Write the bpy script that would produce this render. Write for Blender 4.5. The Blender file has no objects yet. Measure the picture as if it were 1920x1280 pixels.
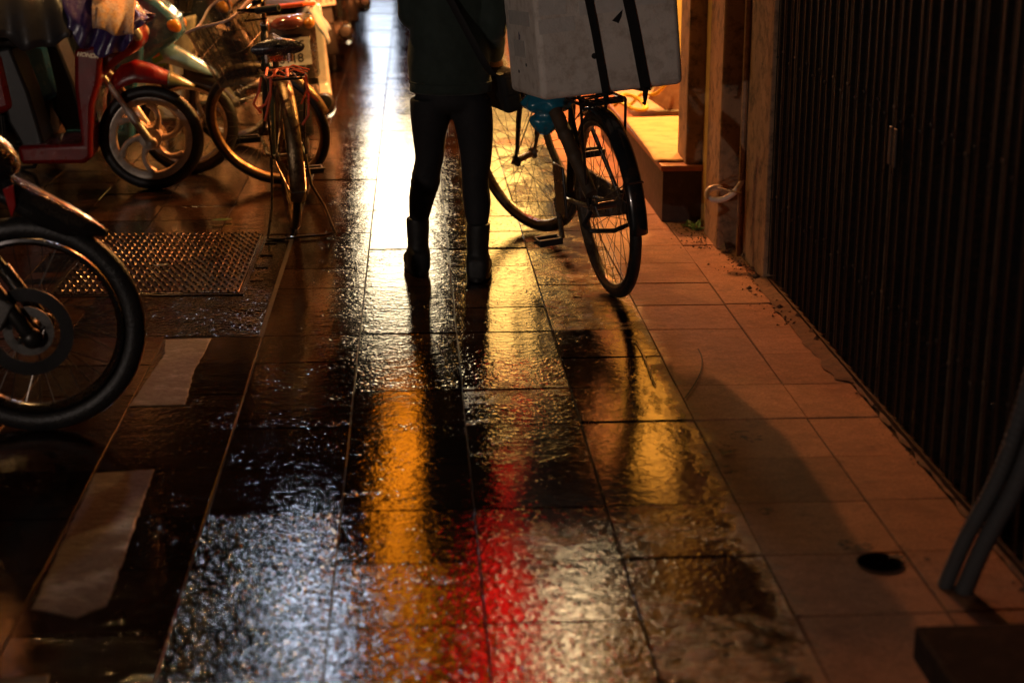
import bpy, math, random
from mathutils import Vector, Matrix, Euler, noise as mnoise
random.seed(7)
R = math.radians
C = bpy.context.scene.collection
scn = bpy.context.scene

# ---------------------------------------------------------------- camera
cd = bpy.data.cameras.new('camera')
cam = bpy.data.objects.new('camera', cd); C.objects.link(cam)
cam.location = (0, 0, 1.54)
cam.rotation_euler = (R(90 - 16.226), 0, R(-3.453))
cd.lens = 57.19; cd.sensor_width = 36; cd.clip_start = .05; cd.clip_end = 600
cd.dof.use_dof = True; cd.dof.focus_distance = 6.0; cd.dof.aperture_fstop = 2.4; cd.dof.aperture_blades = 9
scn.camera = cam
# ---------------------------------------------------------------- world: night sky
w = bpy.data.worlds.new('World'); scn.world = w; w.use_nodes = True
wn = w.node_tree.nodes; bg = wn['Background']
sky = wn.new('ShaderNodeTexSky'); sky.sky_type = 'NISHITA'; sky.sun_disc = False
sky.sun_elevation = R(-4); sky.sun_rotation = R(200)
w.node_tree.links.new(sky.outputs[0], bg.inputs[0]); bg.inputs[1].default_value = .05
scn.view_settings.view_transform = 'Standard'; scn.view_settings.look = 'None'
scn.view_settings.exposure = 0; scn.view_settings.gamma = 1
scn.cycles.use_denoising = True
scn.cycles.sample_clamp_indirect = 6
scn.cycles.max_bounces = 6
scn.cycles.use_light_tree = True

# ---------------------------------------------------------------- materials
MATS = {}
def nmat(name):
    m = bpy.data.materials.new(name); m.use_nodes = True
    MATS[name] = m
    return m, m.node_tree.nodes, m.node_tree.links, m.node_tree.nodes['Principled BSDF']
def ramp(n, l, src, stops):
    r = n.new('ShaderNodeValToRGB'); e = r.color_ramp.elements
    e[0].position, e[0].color = stops[0]; e[1].position, e[1].color = stops[1]
    for p, c in stops[2:]:
        x = e.new(p); x.color = c
    l.new(src, r.inputs[0]); return r.outputs[0]
def tex_noise(n, l, vec, scale, detail=4, rough=.55, mapscale=None):
    t = n.new('ShaderNodeTexNoise'); t.inputs['Scale'].default_value = scale
    t.inputs['Detail'].default_value = detail; t.inputs['Roughness'].default_value = rough
    if mapscale:
        mp = n.new('ShaderNodeMapping'); mp.inputs['Scale'].default_value = mapscale
        l.new(vec, mp.inputs[0]); l.new(mp.outputs[0], t.inputs['Vector'])
    else: l.new(vec, t.inputs['Vector'])
    return t.outputs['Fac']
def math_(n, l, op, a, b=None, c=None, clamp=False):
    t = n.new('ShaderNodeMath'); t.operation = op; t.use_clamp = clamp
    for i, v in enumerate((a, b, c)):
        if v is None: continue
        if isinstance(v, (int, float)): t.inputs[i].default_value = v
        else: l.new(v, t.inputs[i])
    return t.outputs[0]
def mixc(n, l, fac, a, b):
    t = n.new('ShaderNodeMix'); t.data_type = 'RGBA'
    for i, v in ((0, fac), (6, a), (7, b)):
        if isinstance(v, (int, float)): t.inputs[i].default_value = v
        elif isinstance(v, tuple): t.inputs[i].default_value = v if len(v) == 4 else (*v, 1)
        else: l.new(v, t.inputs[i])
    return t.outputs[2]
def mat(name, col, rough=.5, metal=0, col2=None, scale=12, bump=0, bscale=60, dirt=None, dirt_amt=.5, coat=0, trans=0, alpha=1, mapscale=None, drops=0, rvar=.12, sheen=0, spec=.5):
    """paint / metal / rubber / cloth with grime: a base colour wandering to col2, a second grime colour, roughness variation and a bump"""
    if name in MATS: return MATS[name]
    m, n, l, b = nmat(name)
    tc = n.new('ShaderNodeTexCoord').outputs['Object']
    f = tex_noise(n, l, tc, scale, 5, .6, mapscale)
    c2 = col2 or tuple(x * .65 for x in col)
    out = mixc(n, l, ramp(n, l, f, [(.35, (0, 0, 0, 1)), (.7, (1, 1, 1, 1))]), col, c2)
    if dirt:
        g = tex_noise(n, l, tc, scale * 2.7, 6, .7)
        out = mixc(n, l, math_(n, l, 'MULTIPLY', ramp(n, l, g, [(.48, (0, 0, 0, 1)), (.66, (1, 1, 1, 1))]), dirt_amt), out, dirt)
    l.new(out, b.inputs['Base Color'])
    rr = math_(n, l, 'MULTIPLY_ADD', tex_noise(n, l, tc, scale * 4, 4), rvar * 2, rough - rvar, clamp=True)
    l.new(rr, b.inputs['Roughness'])
    b.inputs['Metallic'].default_value = metal; b.inputs['Specular IOR Level'].default_value = spec
    if coat: b.inputs['Coat Weight'].default_value = coat; b.inputs['Coat Roughness'].default_value = .06
    if trans: b.inputs['Transmission Weight'].default_value = trans
    if sheen: b.inputs['Sheen Weight'].default_value = sheen
    b.inputs['Alpha'].default_value = alpha
    h = None
    if bump: h = math_(n, l, 'MULTIPLY', tex_noise(n, l, tc, bscale, 4), bump)
    if drops:
        v = n.new('ShaderNodeTexVoronoi'); v.inputs['Scale'].default_value = 190; l.new(tc, v.inputs['Vector'])
        d = ramp(n, l, v.outputs['Distance'], [(.05, (1, 1, 1, 1)), (.38, (0, 0, 0, 1))])
        d = math_(n, l, 'MULTIPLY', d, drops)
        h = d if h is None else math_(n, l, 'ADD', h, d)
    if h is not None:
        bp = n.new('ShaderNodeBump'); bp.inputs['Distance'].default_value = .004
        l.new(h, bp.inputs['Height']); l.new(bp.outputs[0], b.inputs['Normal'])
        if coat: l.new(bp.outputs[0], b.inputs['Coat Normal'])
    return m
def glow(name, col, strength):
    m, n, l, b = nmat(name)
    b.inputs['Base Color'].default_value = (*[c * .5 for c in col], 1)
    tc = n.new('ShaderNodeTexCoord').outputs['Object']
    v = math_(n, l, 'MULTIPLY_ADD', tex_noise(n, l, tc, 3, 2), strength * .7, strength * .65)
    b.inputs['Emission Color'].default_value = (*col, 1); l.new(v, b.inputs['Emission Strength'])
    return m

# ---------------------------------------------------------------- mesh helpers
def frame_of(d):
    d = Vector(d).normalized()
    a = Vector((0, 0, 1)) if abs(d.z) < .95 else Vector((0, 1, 0))
    x = d.cross(a).normalized(); y = x.cross(d).normalized()
    return x, y
class MB:
    def __init__(s): s.v = []; s.f = []; s.mi = []; s.cur = 0
    def add(s, vs, fs):
        o = len(s.v); s.v += [tuple(p) for p in vs]
        for f in fs: s.f.append(tuple(i + o for i in f)); s.mi.append(s.cur)
        return s
    def rings(s, rings, closed=True, caps=True, loop=False):
        n = len(rings[0]); vs = [p for r in rings for p in r]; fs = []
        m = len(rings)
        for i in range(m if loop else m - 1):
            a = i * n; b = ((i + 1) % m) * n
            for k in range(n if closed else n - 1):
                k2 = (k + 1) % n; fs.append((a + k, a + k2, b + k2, b + k))
        if caps and not loop and closed:
            fs.append(tuple(range(n - 1, -1, -1))); fs.append(tuple((m - 1) * n + k for k in range(n)))
        return s.add(vs, fs)
    def tube(s, pts, r, n=8, loop=False, caps=True, flat=1.0):
        pts = [Vector(p) for p in pts]; m = len(pts)
        rs = r if isinstance(r, (list, tuple)) else [r] * m
        rings = []; px = None
        for i, p in enumerate(pts):
            if loop: d = pts[(i + 1) % m] - pts[i - 1]
            else: d = (pts[min(i + 1, m - 1)] - pts[max(i - 1, 0)])
            d.normalize()
            if px is None: x, y = frame_of(d)
            else:
                x = (px - d * px.dot(d)).normalized(); y = x.cross(d).normalized()
            px = x
            rings.append([p + x * math.cos(2 * math.pi * k / n) * rs[i] + y * math.sin(2 * math.pi * k / n) * rs[i] * flat for k in range(n)])
        return s.rings(rings, loop=loop, caps=caps)
    def box(s, c, size, rot=None):
        sx, sy, sz = [q / 2 for q in size]
        vs = [Vector((x, y, z)) for x in (-sx, sx) for y in (-sy, sy) for z in (-sz, sz)]
        if rot is not None: vs = [rot @ v for v in vs]
        vs = [v + Vector(c) for v in vs]
        return s.add(vs, [(0, 1, 3, 2), (4, 6, 7, 5), (0, 4, 5, 1), (2, 3, 7, 6), (0, 2, 6, 4), (1, 5, 7, 3)])
    def lathe(s, prof, c=(0, 0, 0), axis=(1, 0, 0), n=32, loop=False, caps=True):
        """prof: (radius, offset along axis)"""
        ax = Vector(axis).normalized(); x, y = frame_of(ax); c = Vector(c)
        rings = [[c + ax * t + (x * math.cos(2 * math.pi * k / n) + y * math.sin(2 * math.pi * k / n)) * r for k in range(n)] for r, t in prof]
        return s.rings(rings, loop=loop, caps=caps)
    def ellip(s, c, rad, rot=None, nu=14, nv=9):
        rings = []
        for i in range(nv + 1):
            t = -math.pi / 2 + math.pi * i / nv
            t = max(min(t, math.pi / 2 - .03), -math.pi / 2 + .03)
            ring = []
            for k in range(nu):
                a = 2 * math.pi * k / nu
                p = Vector((math.cos(t) * math.cos(a) * rad[0], math.cos(t) * math.sin(a) * rad[1], math.sin(t) * rad[2]))
                if rot is not None: p = rot @ p
                ring.append(p + Vector(c))
            rings.append(ring)
        return s.rings(rings)
    def prism(s, pts, a, b):
        """pts: outline in (y,z); extruded along x from a to b"""
        n = len(pts)
        vs = [(a, y, z) for y, z in pts] + [(b, y, z) for y, z in pts]
        fs = [tuple(range(n - 1, -1, -1)), tuple(range(n, 2 * n))]
        for k in range(n): fs.append((k, (k + 1) % n, (k + 1) % n + n, k + n))
        return s.add(vs, fs)
    def sheet(s, fn, nu, nv):
        vs = [fn(i / nu, j / nv) for i in range(nu + 1) for j in range(nv + 1)]
        fs = [(i * (nv + 1) + j, (i + 1) * (nv + 1) + j, (i + 1) * (nv + 1) + j + 1, i * (nv + 1) + j + 1) for i in range(nu) for j in range(nv)]
        return s.add(vs, fs)
    def build(s, name, m, parent=None, smooth=True, bevel=0, subsurf=0, solid=0, angle=40, remesh=0, loc=None, rot=None):
        me = bpy.data.meshes.new(name); me.from_pydata(s.v, [], s.f)
        ms = m if isinstance(m, (list, tuple)) else [m]
        for q in ms: me.materials.append(q)
        if len(ms) > 1: me.polygons.foreach_set('material_index', s.mi)
        import bmesh
        bm = bmesh.new(); bm.from_mesh(me); bmesh.ops.recalc_face_normals(bm, faces=bm.faces); bm.to_mesh(me); bm.free()
        if smooth:
            me.polygons.foreach_set('use_smooth', [True] * len(me.polygons))
            if angle < 180: me.set_sharp_from_angle(angle=R(angle))
        o = bpy.data.objects.new(name, me); C.objects.link(o)
        if parent is not None: o.parent = parent
        if loc is not None: o.location = loc
        if rot is not None: o.rotation_euler = rot
        if remesh:
            q = o.modifiers.new('r', 'REMESH'); q.mode = 'VOXEL'; q.voxel_size = remesh; q.use_smooth_shade = True
            q = o.modifiers.new('s', 'SMOOTH'); q.factor = .5; q.iterations = 4
        if solid:
            q = o.modifiers.new('t', 'SOLIDIFY'); q.thickness = solid; q.offset = 0
        if bevel:
            q = o.modifiers.new('b', 'BEVEL'); q.width = bevel; q.segments = 3; q.limit_method = 'ANGLE'; q.angle_limit = R(35)
        if subsurf:
            q = o.modifiers.new('u', 'SUBSURF'); q.levels = subsurf; q.render_levels = subsurf
        return o
def tag(o, label=None, cat=None, group=None, kind=None):
    if label: o['label'] = label
    if cat: o['category'] = cat
    if group: o['group'] = group
    if kind: o['kind'] = kind
    return o
def thing(name, label, cat, loc=(0, 0, 0), rot=(0, 0, 0), group=None):
    o = bpy.data.objects.new(name, None); C.objects.link(o); o.empty_display_size = .1
    o.location = loc; o.rotation_euler = rot
    return tag(o, label, cat, group)
def text_part(name, s, size, m, parent, loc, rot, shear=0, ext=.0012, bold=0):
    cu = bpy.data.curves.new(name, 'FONT'); cu.body = s; cu.size = size; cu.extrude = ext; cu.shear = shear; cu.offset = bold
    cu.align_x = 'CENTER'; cu.align_y = 'CENTER'
    t = bpy.data.objects.new(name, cu); C.objects.link(t)
    me = bpy.data.meshes.new_from_object(t.evaluated_get(bpy.context.evaluated_depsgraph_get()))
    bpy.data.objects.remove(t); bpy.data.curves.remove(cu)
    me.materials.clear(); me.materials.append(m)
    o = bpy.data.objects.new(name, me); C.objects.link(o); o.parent = parent; o.location = loc; o.rotation_euler = rot
    return o
def arc(c, r, a0, a1, n, x=0):
    """points of an arc in a plane x = const; angle 0 = +y, 90 = up"""
    return [(x, c[0] + r * math.cos(R(a0 + (a1 - a0) * i / n)), c[1] + r * math.sin(R(a0 + (a1 - a0) * i / n))) for i in range(n + 1)]
def lamp(name, loc, power, col, r=.05):
    ld = bpy.data.lights.new(name, 'POINT'); ld.energy = power; ld.color = col; ld.shadow_soft_size = r
    return ld
# ================================================================ ground
TX, TY = .332, .3225
X0, Y0 = .134, 3.146
def tile_kind(i, j, rnd):
    """column i (0 = between the two joints under the walker), row j -> wet, grain, tone"""
    x = X0 + (i - .5) * TX; y = Y0 + (j + .5) * TY
    wet = 1.0; grain = .12 + .16 * rnd.random(); tone = .45 + 1.0 * rnd.random()
    if i >= 3: wet = .55; grain = .5; tone = (.9 if j > 2 else .72) + .25 * rnd.random()  # near rows toned darker to imitate shade in the foreground
    if i == 0:
        if j <= 0: wet, grain, tone = .97, .6, 1.1
        elif j >= 5: grain = .26 + .12 * rnd.random()
    if i == 1:
        if j in (4, 5): wet, grain, tone = .85, .8, 1.2
        elif j == 3: wet, grain, tone = .9, .5, 1.1
        elif j == 2: wet, grain = 1, .14
        elif j == 1: wet, grain, tone = .85, .6, 1.0
        elif j == 0: wet, grain = .97, .6
        elif j < 0: wet, grain = .97, .75
        else: grain = .32
    if i == 2:
        wet, grain = 1, .22
        if j <= 1: wet, grain, tone = .8, .6, 1.3
        elif j >= 7: wet, grain = .8, .4
    if i == 3 and j <= 1: wet, grain, tone = .5, .6, 1.1
    if i == -1:
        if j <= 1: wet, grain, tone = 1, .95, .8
        elif j in (2, 3): grain = .16
        else: grain = .3
    if i <= -2: grain = .2 + .5 * rnd.random() ** 2
    return wet, grain, tone
def make_pavement():
    rnd = random.Random(3)
    vs, fs, A = [], [], {'wet': [], 'grain': [], 'tone': [], 'rnd': []}
    for i in range(-11, 5):
        for j in range(-12, 125):
            x1 = X0 + i * TX; x0_ = x1 - TX; ya = Y0 + j * TY; yb = ya + TY
            if i == 4: x1 = min(x1, 1.345)
            if x0_ > -1.41 and x1 < -.5 and ya > 5.3 and yb < 7.2: continue      # drain cover and its concrete bed
            g = .0012 + .0012 * rnd.random(); be = .0016
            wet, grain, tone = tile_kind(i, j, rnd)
            dz = rnd.uniform(-.0022, .0022); tx = rnd.gauss(0, .0026); ty = rnd.gauss(0, .0026)
            o = len(vs)
            for (e, z) in ((g + be, 0), (g, -be), (g, -.02)):
                for (px, py) in ((x0_ + e, ya + e), (x1 - e, ya + e), (x1 - e, yb - e), (x0_ + e, yb - e)):
                    vs.append((px, py, z + dz + tx * (px - x0_ - TX / 2) + ty * (py - ya - TY / 2)))
            fs.append((o, o + 1, o + 2, o + 3))
            for r in (0, 4):
                for k in range(4):
                    k2 = (k + 1) % 4; fs.append((o + r + k, o + r + 4 + k, o + r + 4 + k2, o + r + k2))
            q = rnd.random()
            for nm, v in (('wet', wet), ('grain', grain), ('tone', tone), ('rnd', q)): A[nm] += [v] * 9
    me = bpy.data.meshes.new('pavement'); me.from_pydata(vs, [], fs)
    for nm, v in A.items():
        a = me.attributes.new(nm, 'FLOAT', 'FACE'); a.data.foreach_set('value', v)
    o = bpy.data.objects.new('pavement', me); C.objects.link(o); tag(o, kind='structure')
    me.materials.append(stone_mat('wet_stone'))
    return o
def stone_mat(name, attrs=True, base=(.38, .19, .105), wetv=1, grainv=.5, tonev=1):
    m, n, l, b = nmat(name)
    tc = n.new('ShaderNodeTexCoord').outputs['Object']
    def at(nm, v):
        if not attrs: 
            q = n.new('ShaderNodeValue'); q.outputs[0].default_value = v; return q.outputs[0]
        a = n.new('ShaderNodeAttribute'); a.attribute_name = nm; return a.outputs['Fac']
    wet, grain, tone, rn = at('wet', wetv), at('grain', grainv), at('tone', tonev), at('rnd', .3)
    # each tile has its own slab of noise
    off = n.new('ShaderNodeCombineXYZ'); l.new(math_(n, l, 'MULTIPLY', rn, 37.), off.inputs[2])
    va = n.new('ShaderNodeVectorMath'); va.operation = 'ADD'; l.new(tc, va.inputs[0]); l.new(off.outputs[0], va.inputs[1])
    tv = va.outputs[0]
    big = tex_noise(n, l, tc, 2.6, 5, .6)                 # damp patches wander across tiles
    cleft = tex_noise(n, l, tv, 17, 6, .62, (1, 1.25, 1)) # riven stone surface
    fine = tex_noise(n, l, tv, 62, 1, .45)
    grit = tex_noise(n, l, tv, 230, 2, .5)
    if attrs:
        sx = n.new('ShaderNodeSeparateXYZ'); l.new(tc, sx.inputs[0])
        mrx = n.new('ShaderNodeMapRange'); l.new(sx.outputs[0], mrx.inputs[0])
        for k, v in ((1, .70), (2, .94), (3, 1.0), (4, -.15)): mrx.inputs[k].default_value = v
        wet = math_(n, l, 'MINIMUM', wet, mrx.outputs[0])
    # wetness: film broken by dry high spots
    wf = math_(n, l, 'ADD', wet, math_(n, l, 'MULTIPLY', math_(n, l, 'SUBTRACT', big, .5), .9))
    wf = math_(n, l, 'ADD', wf, math_(n, l, 'MULTIPLY', math_(n, l, 'SUBTRACT', .5, cleft), .55))
    wf = ramp(n, l, wf, [(.42, (0, 0, 0, 1)), (.78, (1, 1, 1, 1))])
    col = mixc(n, l, ramp(n, l, cleft, [(.3, (0, 0, 0, 1)), (.72, (1, 1, 1, 1))]), tuple(c * .72 for c in base), tuple(c * 1.3 for c in base))
    col = mixc(n, l, ramp(n, l, tex_noise(n, l, tc, 9, 7, .72), [(.56, (0, 0, 0, 1)), (.74, (.8, .8, .8, 1))]), col, (.045, .034, .026))
    col = mixc(n, l, math_(n, l, 'MULTIPLY', ramp(n, l, grit, [(.35, (0, 0, 0, 1)), (.65, (1, 1, 1, 1))]), .45), col, tuple(c * .45 for c in base))
    col = mixc(n, l, math_(n, l, 'MULTIPLY', ramp(n, l, tex_noise(n, l, tv, 110, 3, .7), [(.42, (0, 0, 0, 1)), (.62, (1, 1, 1, 1))]), .5), col, tuple(c * .40 for c in base))
    col = mixc(n, l, math_(n, l, 'MULTIPLY', ramp(n, l, tex_noise(n, l, tc, 3.3, 6, .7), [(.46, (0, 0, 0, 1)), (.68, (1, 1, 1, 1))]), .55), col, tuple(c * .45 for c in base))
    hsv = n.new('ShaderNodeHueSaturation'); l.new(col, hsv.inputs['Color'])
    dark = math_(n, l, 'MULTIPLY_ADD', wf, -.945, 1.0)
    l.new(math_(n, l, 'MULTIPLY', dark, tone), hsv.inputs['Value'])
    l.new(hsv.outputs[0], b.inputs['Base Color'])
    rdry = math_(n, l, 'MULTIPLY_ADD', fine, .25, .58)
    isl = ramp(n, l, tex_noise(n, l, tv, 26, 6, .7, (.7, 1.5, 1)), [(.52, (0, 0, 0, 1)), (.62, (1, 1, 1, 1))])
    rwet = math_(n, l, 'MULTIPLY_ADD', grain, -.005, .033)
    rwet = math_(n, l, 'MULTIPLY_ADD', isl, math_(n, l, 'MULTIPLY_ADD', grain, -.09, .09), rwet)
    mr = n.new('ShaderNodeMix'); l.new(wf, mr.inputs[0]); l.new(rdry, mr.inputs[2]); l.new(rwet, mr.inputs[3])
    l.new(mr.outputs[0], b.inputs['Roughness'])
    b.inputs['IOR'].default_value = 1.42
    hc = math_(n, l, 'MULTIPLY', cleft, math_(n, l, 'MULTIPLY_ADD', grain, .10, .19))
    sp = math_(n, l, 'MULTIPLY_ADD', grain, .20, fine)
    sp = ramp(n, l, sp, [(.62, (0, 0, 0, 1)), (.82, (1, 1, 1, 1))])
    clus = ramp(n, l, tex_noise(n, l, tv, 7, 3, .6, (.8, 1.3, 1)), [(.40, (.06, .06, .06, 1)), (.62, (1, 1, 1, 1))])
    sp = math_(n, l, 'MULTIPLY', sp, math_(n, l, 'MAXIMUM', clus, math_(n, l, 'MULTIPLY', grain, .9)))
    hf = math_(n, l, 'MULTIPLY', sp, math_(n, l, 'MULTIPLY_ADD', grain, .085, .055))
    hg = math_(n, l, 'MULTIPLY', grit, math_(n, l, 'MULTIPLY_ADD', grain, .006, .0))
    dry = math_(n, l, 'SUBTRACT', 1.0, wf)
    hd = math_(n, l, 'MULTIPLY', dry, math_(n, l, 'MULTIPLY_ADD', grit, .26, math_(n, l, 'MULTIPLY', cleft, .5)))
    h = math_(n, l, 'ADD', math_(n, l, 'ADD', math_(n, l, 'ADD', hc, hf), hg), hd)
    bp = n.new('ShaderNodeBump'); bp.inputs['Distance'].default_value = .006; bp.inputs['Strength'].default_value = 1
    l.new(h, bp.inputs['Height']); l.new(bp.outputs[0], b.inputs['Normal'])
    return m
make_pavement()
MB().add([(-60, -30, -.026), (60, -30, -.026), (60, 200, -.026), (-60, 200, -.026)], [(0, 1, 2, 3)]).build('ground', stone_mat('wet_asphalt', False, (.05, .045, .04), 1, .8), smooth=False)
tag(bpy.data.objects['ground'], kind='structure')
MB().box((-1.1, 18, -.014), (4.95, 48, .019)).build('mortar_bed', mat('mortar', (.022, .016, .012), .75, col2=(.012, .010, .008), scale=40, bump=.6, bscale=160, spec=.12), smooth=False)
tag(bpy.data.objects['mortar_bed'], kind='structure')
MB().box((-3.68, 18, -.04), (.18, 60, .10)).build('kerb', stone_mat('kerb_stone', False, (.2, .18, .16), .8, .6), smooth=False, bevel=.012)
tag(bpy.data.objects['kerb'], kind='structure')

# ================================================================ lamps and lit signs down the street (all but the added fill bulb stand or hang where they light the wet paving from)
dark_metal = mat('sign_metal', (.05, .05, .055), .45, .8)
def lightbox(name, label, cat, c, size, m, wall_x=1.42, group=None):
    """projecting sign: slim casing, glowing faces, two brackets back to the shop wall"""
    t = thing(name, label, cat, c, group=group)
    sx, sy, sz = size
    MB().box((0, 0, 0), (sx, sy, sz)).build('panel', m, t, smooth=False)
    f = MB(); e = .018
    for s in (-1, 1):
        f.box((s * (sx / 2 + e / 2), 0, 0), (e, sy + .02, sz + 2 * e)); f.box((0, 0, s * (sz / 2 + e / 2)), (sx, sy + .02, e))
    f.build('casing', dark_metal, t, smooth=False, bevel=.003)
    L = wall_x - c[0] - sx / 2
    if L > .05:
        for z in (-sz * .35, sz * .35): MB().tube([(sx / 2, 0, z), (sx / 2 + L, 0, z)], .015).build('bracket', dark_metal, t)
    return t
WARM = (1, .72, .33); GOLD = (1, .55, .13); AMBER = (1, .27, .008); RED = (1, .012, .008); COOL = (.72, .82, 1)
lightbox('lit_sign', 'tall narrow amber lightbox hanging out over the pavement', 'sign', (-.10, 10.2, 2.95), (.16, .10, 2.1), glow('glow_amber', AMBER, 8))
lightbox('lit_sign', 'tall red lightbox projecting from the shop wall', 'sign', (.585, 10.0, 3.2), (.26, .10, 2.5), glow('glow_red', RED, 9))
lightbox('lit_sign', 'wide gold lightbox projecting over the pavement behind the white box', 'sign', (1.35, 20.0, 3.1), (1.0, .14, 2.9), glow('glow_gold', GOLD, 8))
lightbox('lit_sign', 'brilliant warm white lightbox facing down the pavement', 'sign', (-.2, 19.8, 2.55), (.80, .14, 1.6), glow('glow_white', (1, .80, .48), 15))
lightbox('lit_sign', 'blue white lightbox far down the street', 'sign', (-.62, 33, 2.6), (.55, .2, 2.9), glow('glow_blue', COOL, 3.5))
def kerb_sign(loc, c, size, m):
    t = thing('lit_sign', 'small cool white floodlight held out on a pole from the kerb', 'sign', loc)
    c = Vector(c) - Vector(loc); sx, sy, sz = size
    MB().lathe([(.09, 0), (.09, .25), (.06, .3), (.045, c.z + sz / 2)], axis=(0, 0, 1), n=16).build('pole', dark_metal, t)
    MB().box(c, size).build('panel', m, t, smooth=False)
    for s in (-.42, .42): MB().tube([(0, 0, c.z + s * sz), (c.x - sx / 2 - .02, c.y, c.z + s * sz)], .02).build('bracket', dark_metal, t)
    f = MB()
    for s in (-1, 1): f.box((c.x + s * (sx / 2 + .012), c.y, c.z), (.022, sy + .02, sz + .04)); f.box((c.x, c.y, c.z + s * (sz / 2 + .012)), (sx - .002, sy + .02, .022))
    f.build('casing', dark_metal, t, smooth=False)
    return t
kerb_sign((-3.75, 13.3, 0), (-1.02, 13.2, 5.02), (.26, .12, .34), glow('glow_cool', COOL, 125))
lightbox('lit_sign', 'small warm white lightbox on the shop wall past the alcove', 'sign', (1.02, 9.9, 3.5), (.20, .12, .24), glow('glow_lamp', (1, .70, .36), 95))
def hanging_lamp(label, c, power, col, cord_top, strength=60, r=.07, deep=0):
    t = thing('hanging_lamp', label, 'lamp', c)
    MB().tube([(0, 0, .12), (0, 0, cord_top - c[2])], .006, n=6).build('cord', dark_metal, t)
    MB().lathe([(.02, .16), (.035, .12), (.06, .10), (.17, .02), (.172, .018 - deep), (.168, .018 - deep), (.165, .02), (.06, .09), (.02, .1)], axis=(0, 0, 1), n=24).build('lamp_shade', dark_metal, t)
    MB().ellip((0, 0, 0), (r * .6, r * .6, r * .8)).build('bulb', glow('glow_bulb_%d' % len(MATS), col, strength), t)
    ld = lamp('lamp_light', c, power, col, r); lo = bpy.data.objects.new('lamp_light', ld); C.objects.link(lo); lo.parent = t; lo.location = (0, 0, -.10 if not deep else -.02)
    return t
KEY = (1, .30, .075)
hanging_lamp('warm bulb under a small shade in the mouth of the alcove', (1.75, 8.8, 2.55), 420, (1, .52, .14), 3.2, 12)
hanging_lamp('yellow bulb under a small shade above the parked scooters', (-1.55, 8.3, 3.95), 430, (1, .54, .18), 6.0, 14, .05, .185)
hanging_lamp('orange bulb under a small shade high over the pavement', (.66, 10.9, 3.5), 2000, KEY, 6.5, 10, .12)
hanging_lamp('unseen pale fill bulb added under a small shade across the road behind the photographer', (-6.2, -5.5, 2.1), 720, (1, .80, .68), 6.0, 14)  # added fill, brightens the near faces of the foam box
# ================================================================ shop side on the right
plaster_d = mat('grimy_plaster', (.34, .21, .12), .8, col2=(.21, .125, .07), scale=6, bump=.5, bscale=30, dirt=(.03, .022, .016), dirt_amt=.8, mapscale=(1, 1, .35))
plaster_y = mat('yellow_plaster', (.62, .42, .12), .75, col2=(.5, .33, .1), scale=5, bump=.3, bscale=40, dirt=(.25, .16, .06), dirt_amt=.3)
plaster_f = mat('facade_plaster', (.34, .26, .16), .8, col2=(.22, .16, .1), scale=2.5, bump=.4, bscale=20, dirt=(.06, .05, .04), dirt_amt=.6)
gate_m = mat('gate_metal', (.006, .0045, .004), .6, .1, col2=(.004, .003, .003), scale=30, dirt=(.05, .018, .008), dirt_amt=.5, bump=.3, bscale=200, spec=.2)
rod_ms = [mat('gate_rod_%s' % nm, c, .5, .3, col2=tuple(q * .3 for q in c), scale=6, dirt=(.02, .014, .01), dirt_amt=.8, mapscale=(1, 1, .25)) for nm, c in (('glint', (.17, .10, .055)), ('dull', (.07, .042, .026)), ('dark', (.025, .017, .013)))]  # lighter rod colours paint in the edge highlights of the bars
back_m = mat('interior_shade', (.018, .018, .018), .7)
green_m = mat('gate_green', (.34, .42, .36), .5, col2=(.2, .25, .21), scale=14, dirt=(.03, .03, .03), dirt_amt=.6)
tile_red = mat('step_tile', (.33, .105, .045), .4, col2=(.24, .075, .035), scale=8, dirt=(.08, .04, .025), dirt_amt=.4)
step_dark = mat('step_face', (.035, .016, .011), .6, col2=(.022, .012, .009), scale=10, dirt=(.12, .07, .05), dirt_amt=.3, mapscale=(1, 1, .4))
card_m = mat('cardboard', (.66, .45, .20), .8, col2=(.56, .36, .15), scale=4, dirt=(.22, .12, .05), dirt_amt=.45, bump=.3, bscale=25, mapscale=(.5, 3, 1))

# folding gate
GX = 1.375
g = thing('folding_gate', 'closed black folding metal gate of thin upright bars beside the pavement', 'gate', (GX, 3.3, 0))
ya, yb = -1.2, 6.05
rnd = random.Random(5)
bars = MB(); y = ya - 3.3; k = 0; ys = []
while y < yb - 3.3:
    ys.append(y); y += .088 + rnd.uniform(-.014, .014)
for k, y in enumerate(ys):
    t = MB()
    # a channel bar: web plus two lips, leaning a hair out of true
    lean = rnd.uniform(-.010, .010)
    def q(px, py, pz): return (px, y + py + lean * pz, pz)
    w = .011
    for (x0, x1, y0, y1) in ((-.012, -.009, -w, w), (-.009, .012, -w, -w + .003), (-.009, .012, w - .003, w)):
        t.add([q(x, yy, z) for x in (x0, x1) for yy in (y0, y1) for z in (.03, 2.55)], [(0, 1, 3, 2), (4, 6, 7, 5), (0, 4, 5, 1), (2, 3, 7, 6), (0, 2, 6, 4), (1, 5, 7, 3)])
    t.cur = 1   # edge rod, coloured lighter to imitate the highlight along the bar
    t.tube([q(-.016, w, .03), q(-.016, w, 2.55)], .0024, n=6)
    for z in (.32, .86, 1.4, 1.95): t.ellip(q(-.016, w, z + (k % 2) * .03), (.005, .006, .006), nu=8, nv=5)
    t.build('bar', [gate_m, rnd.choice(rod_ms)], g, smooth=False)
lat = MB()
for z0 in (.32, .86, 1.40, 1.95):
    for i in range(0, len(ys) - 2):
        s = .17 if i % 2 == 0 else -.17
        lat.tube([(.018, ys[i], z0 - s / 2), (.018, ys[i + 2] if i + 2 < len(ys) else ys[-1], z0 + s / 2)], .004, n=4)
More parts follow.
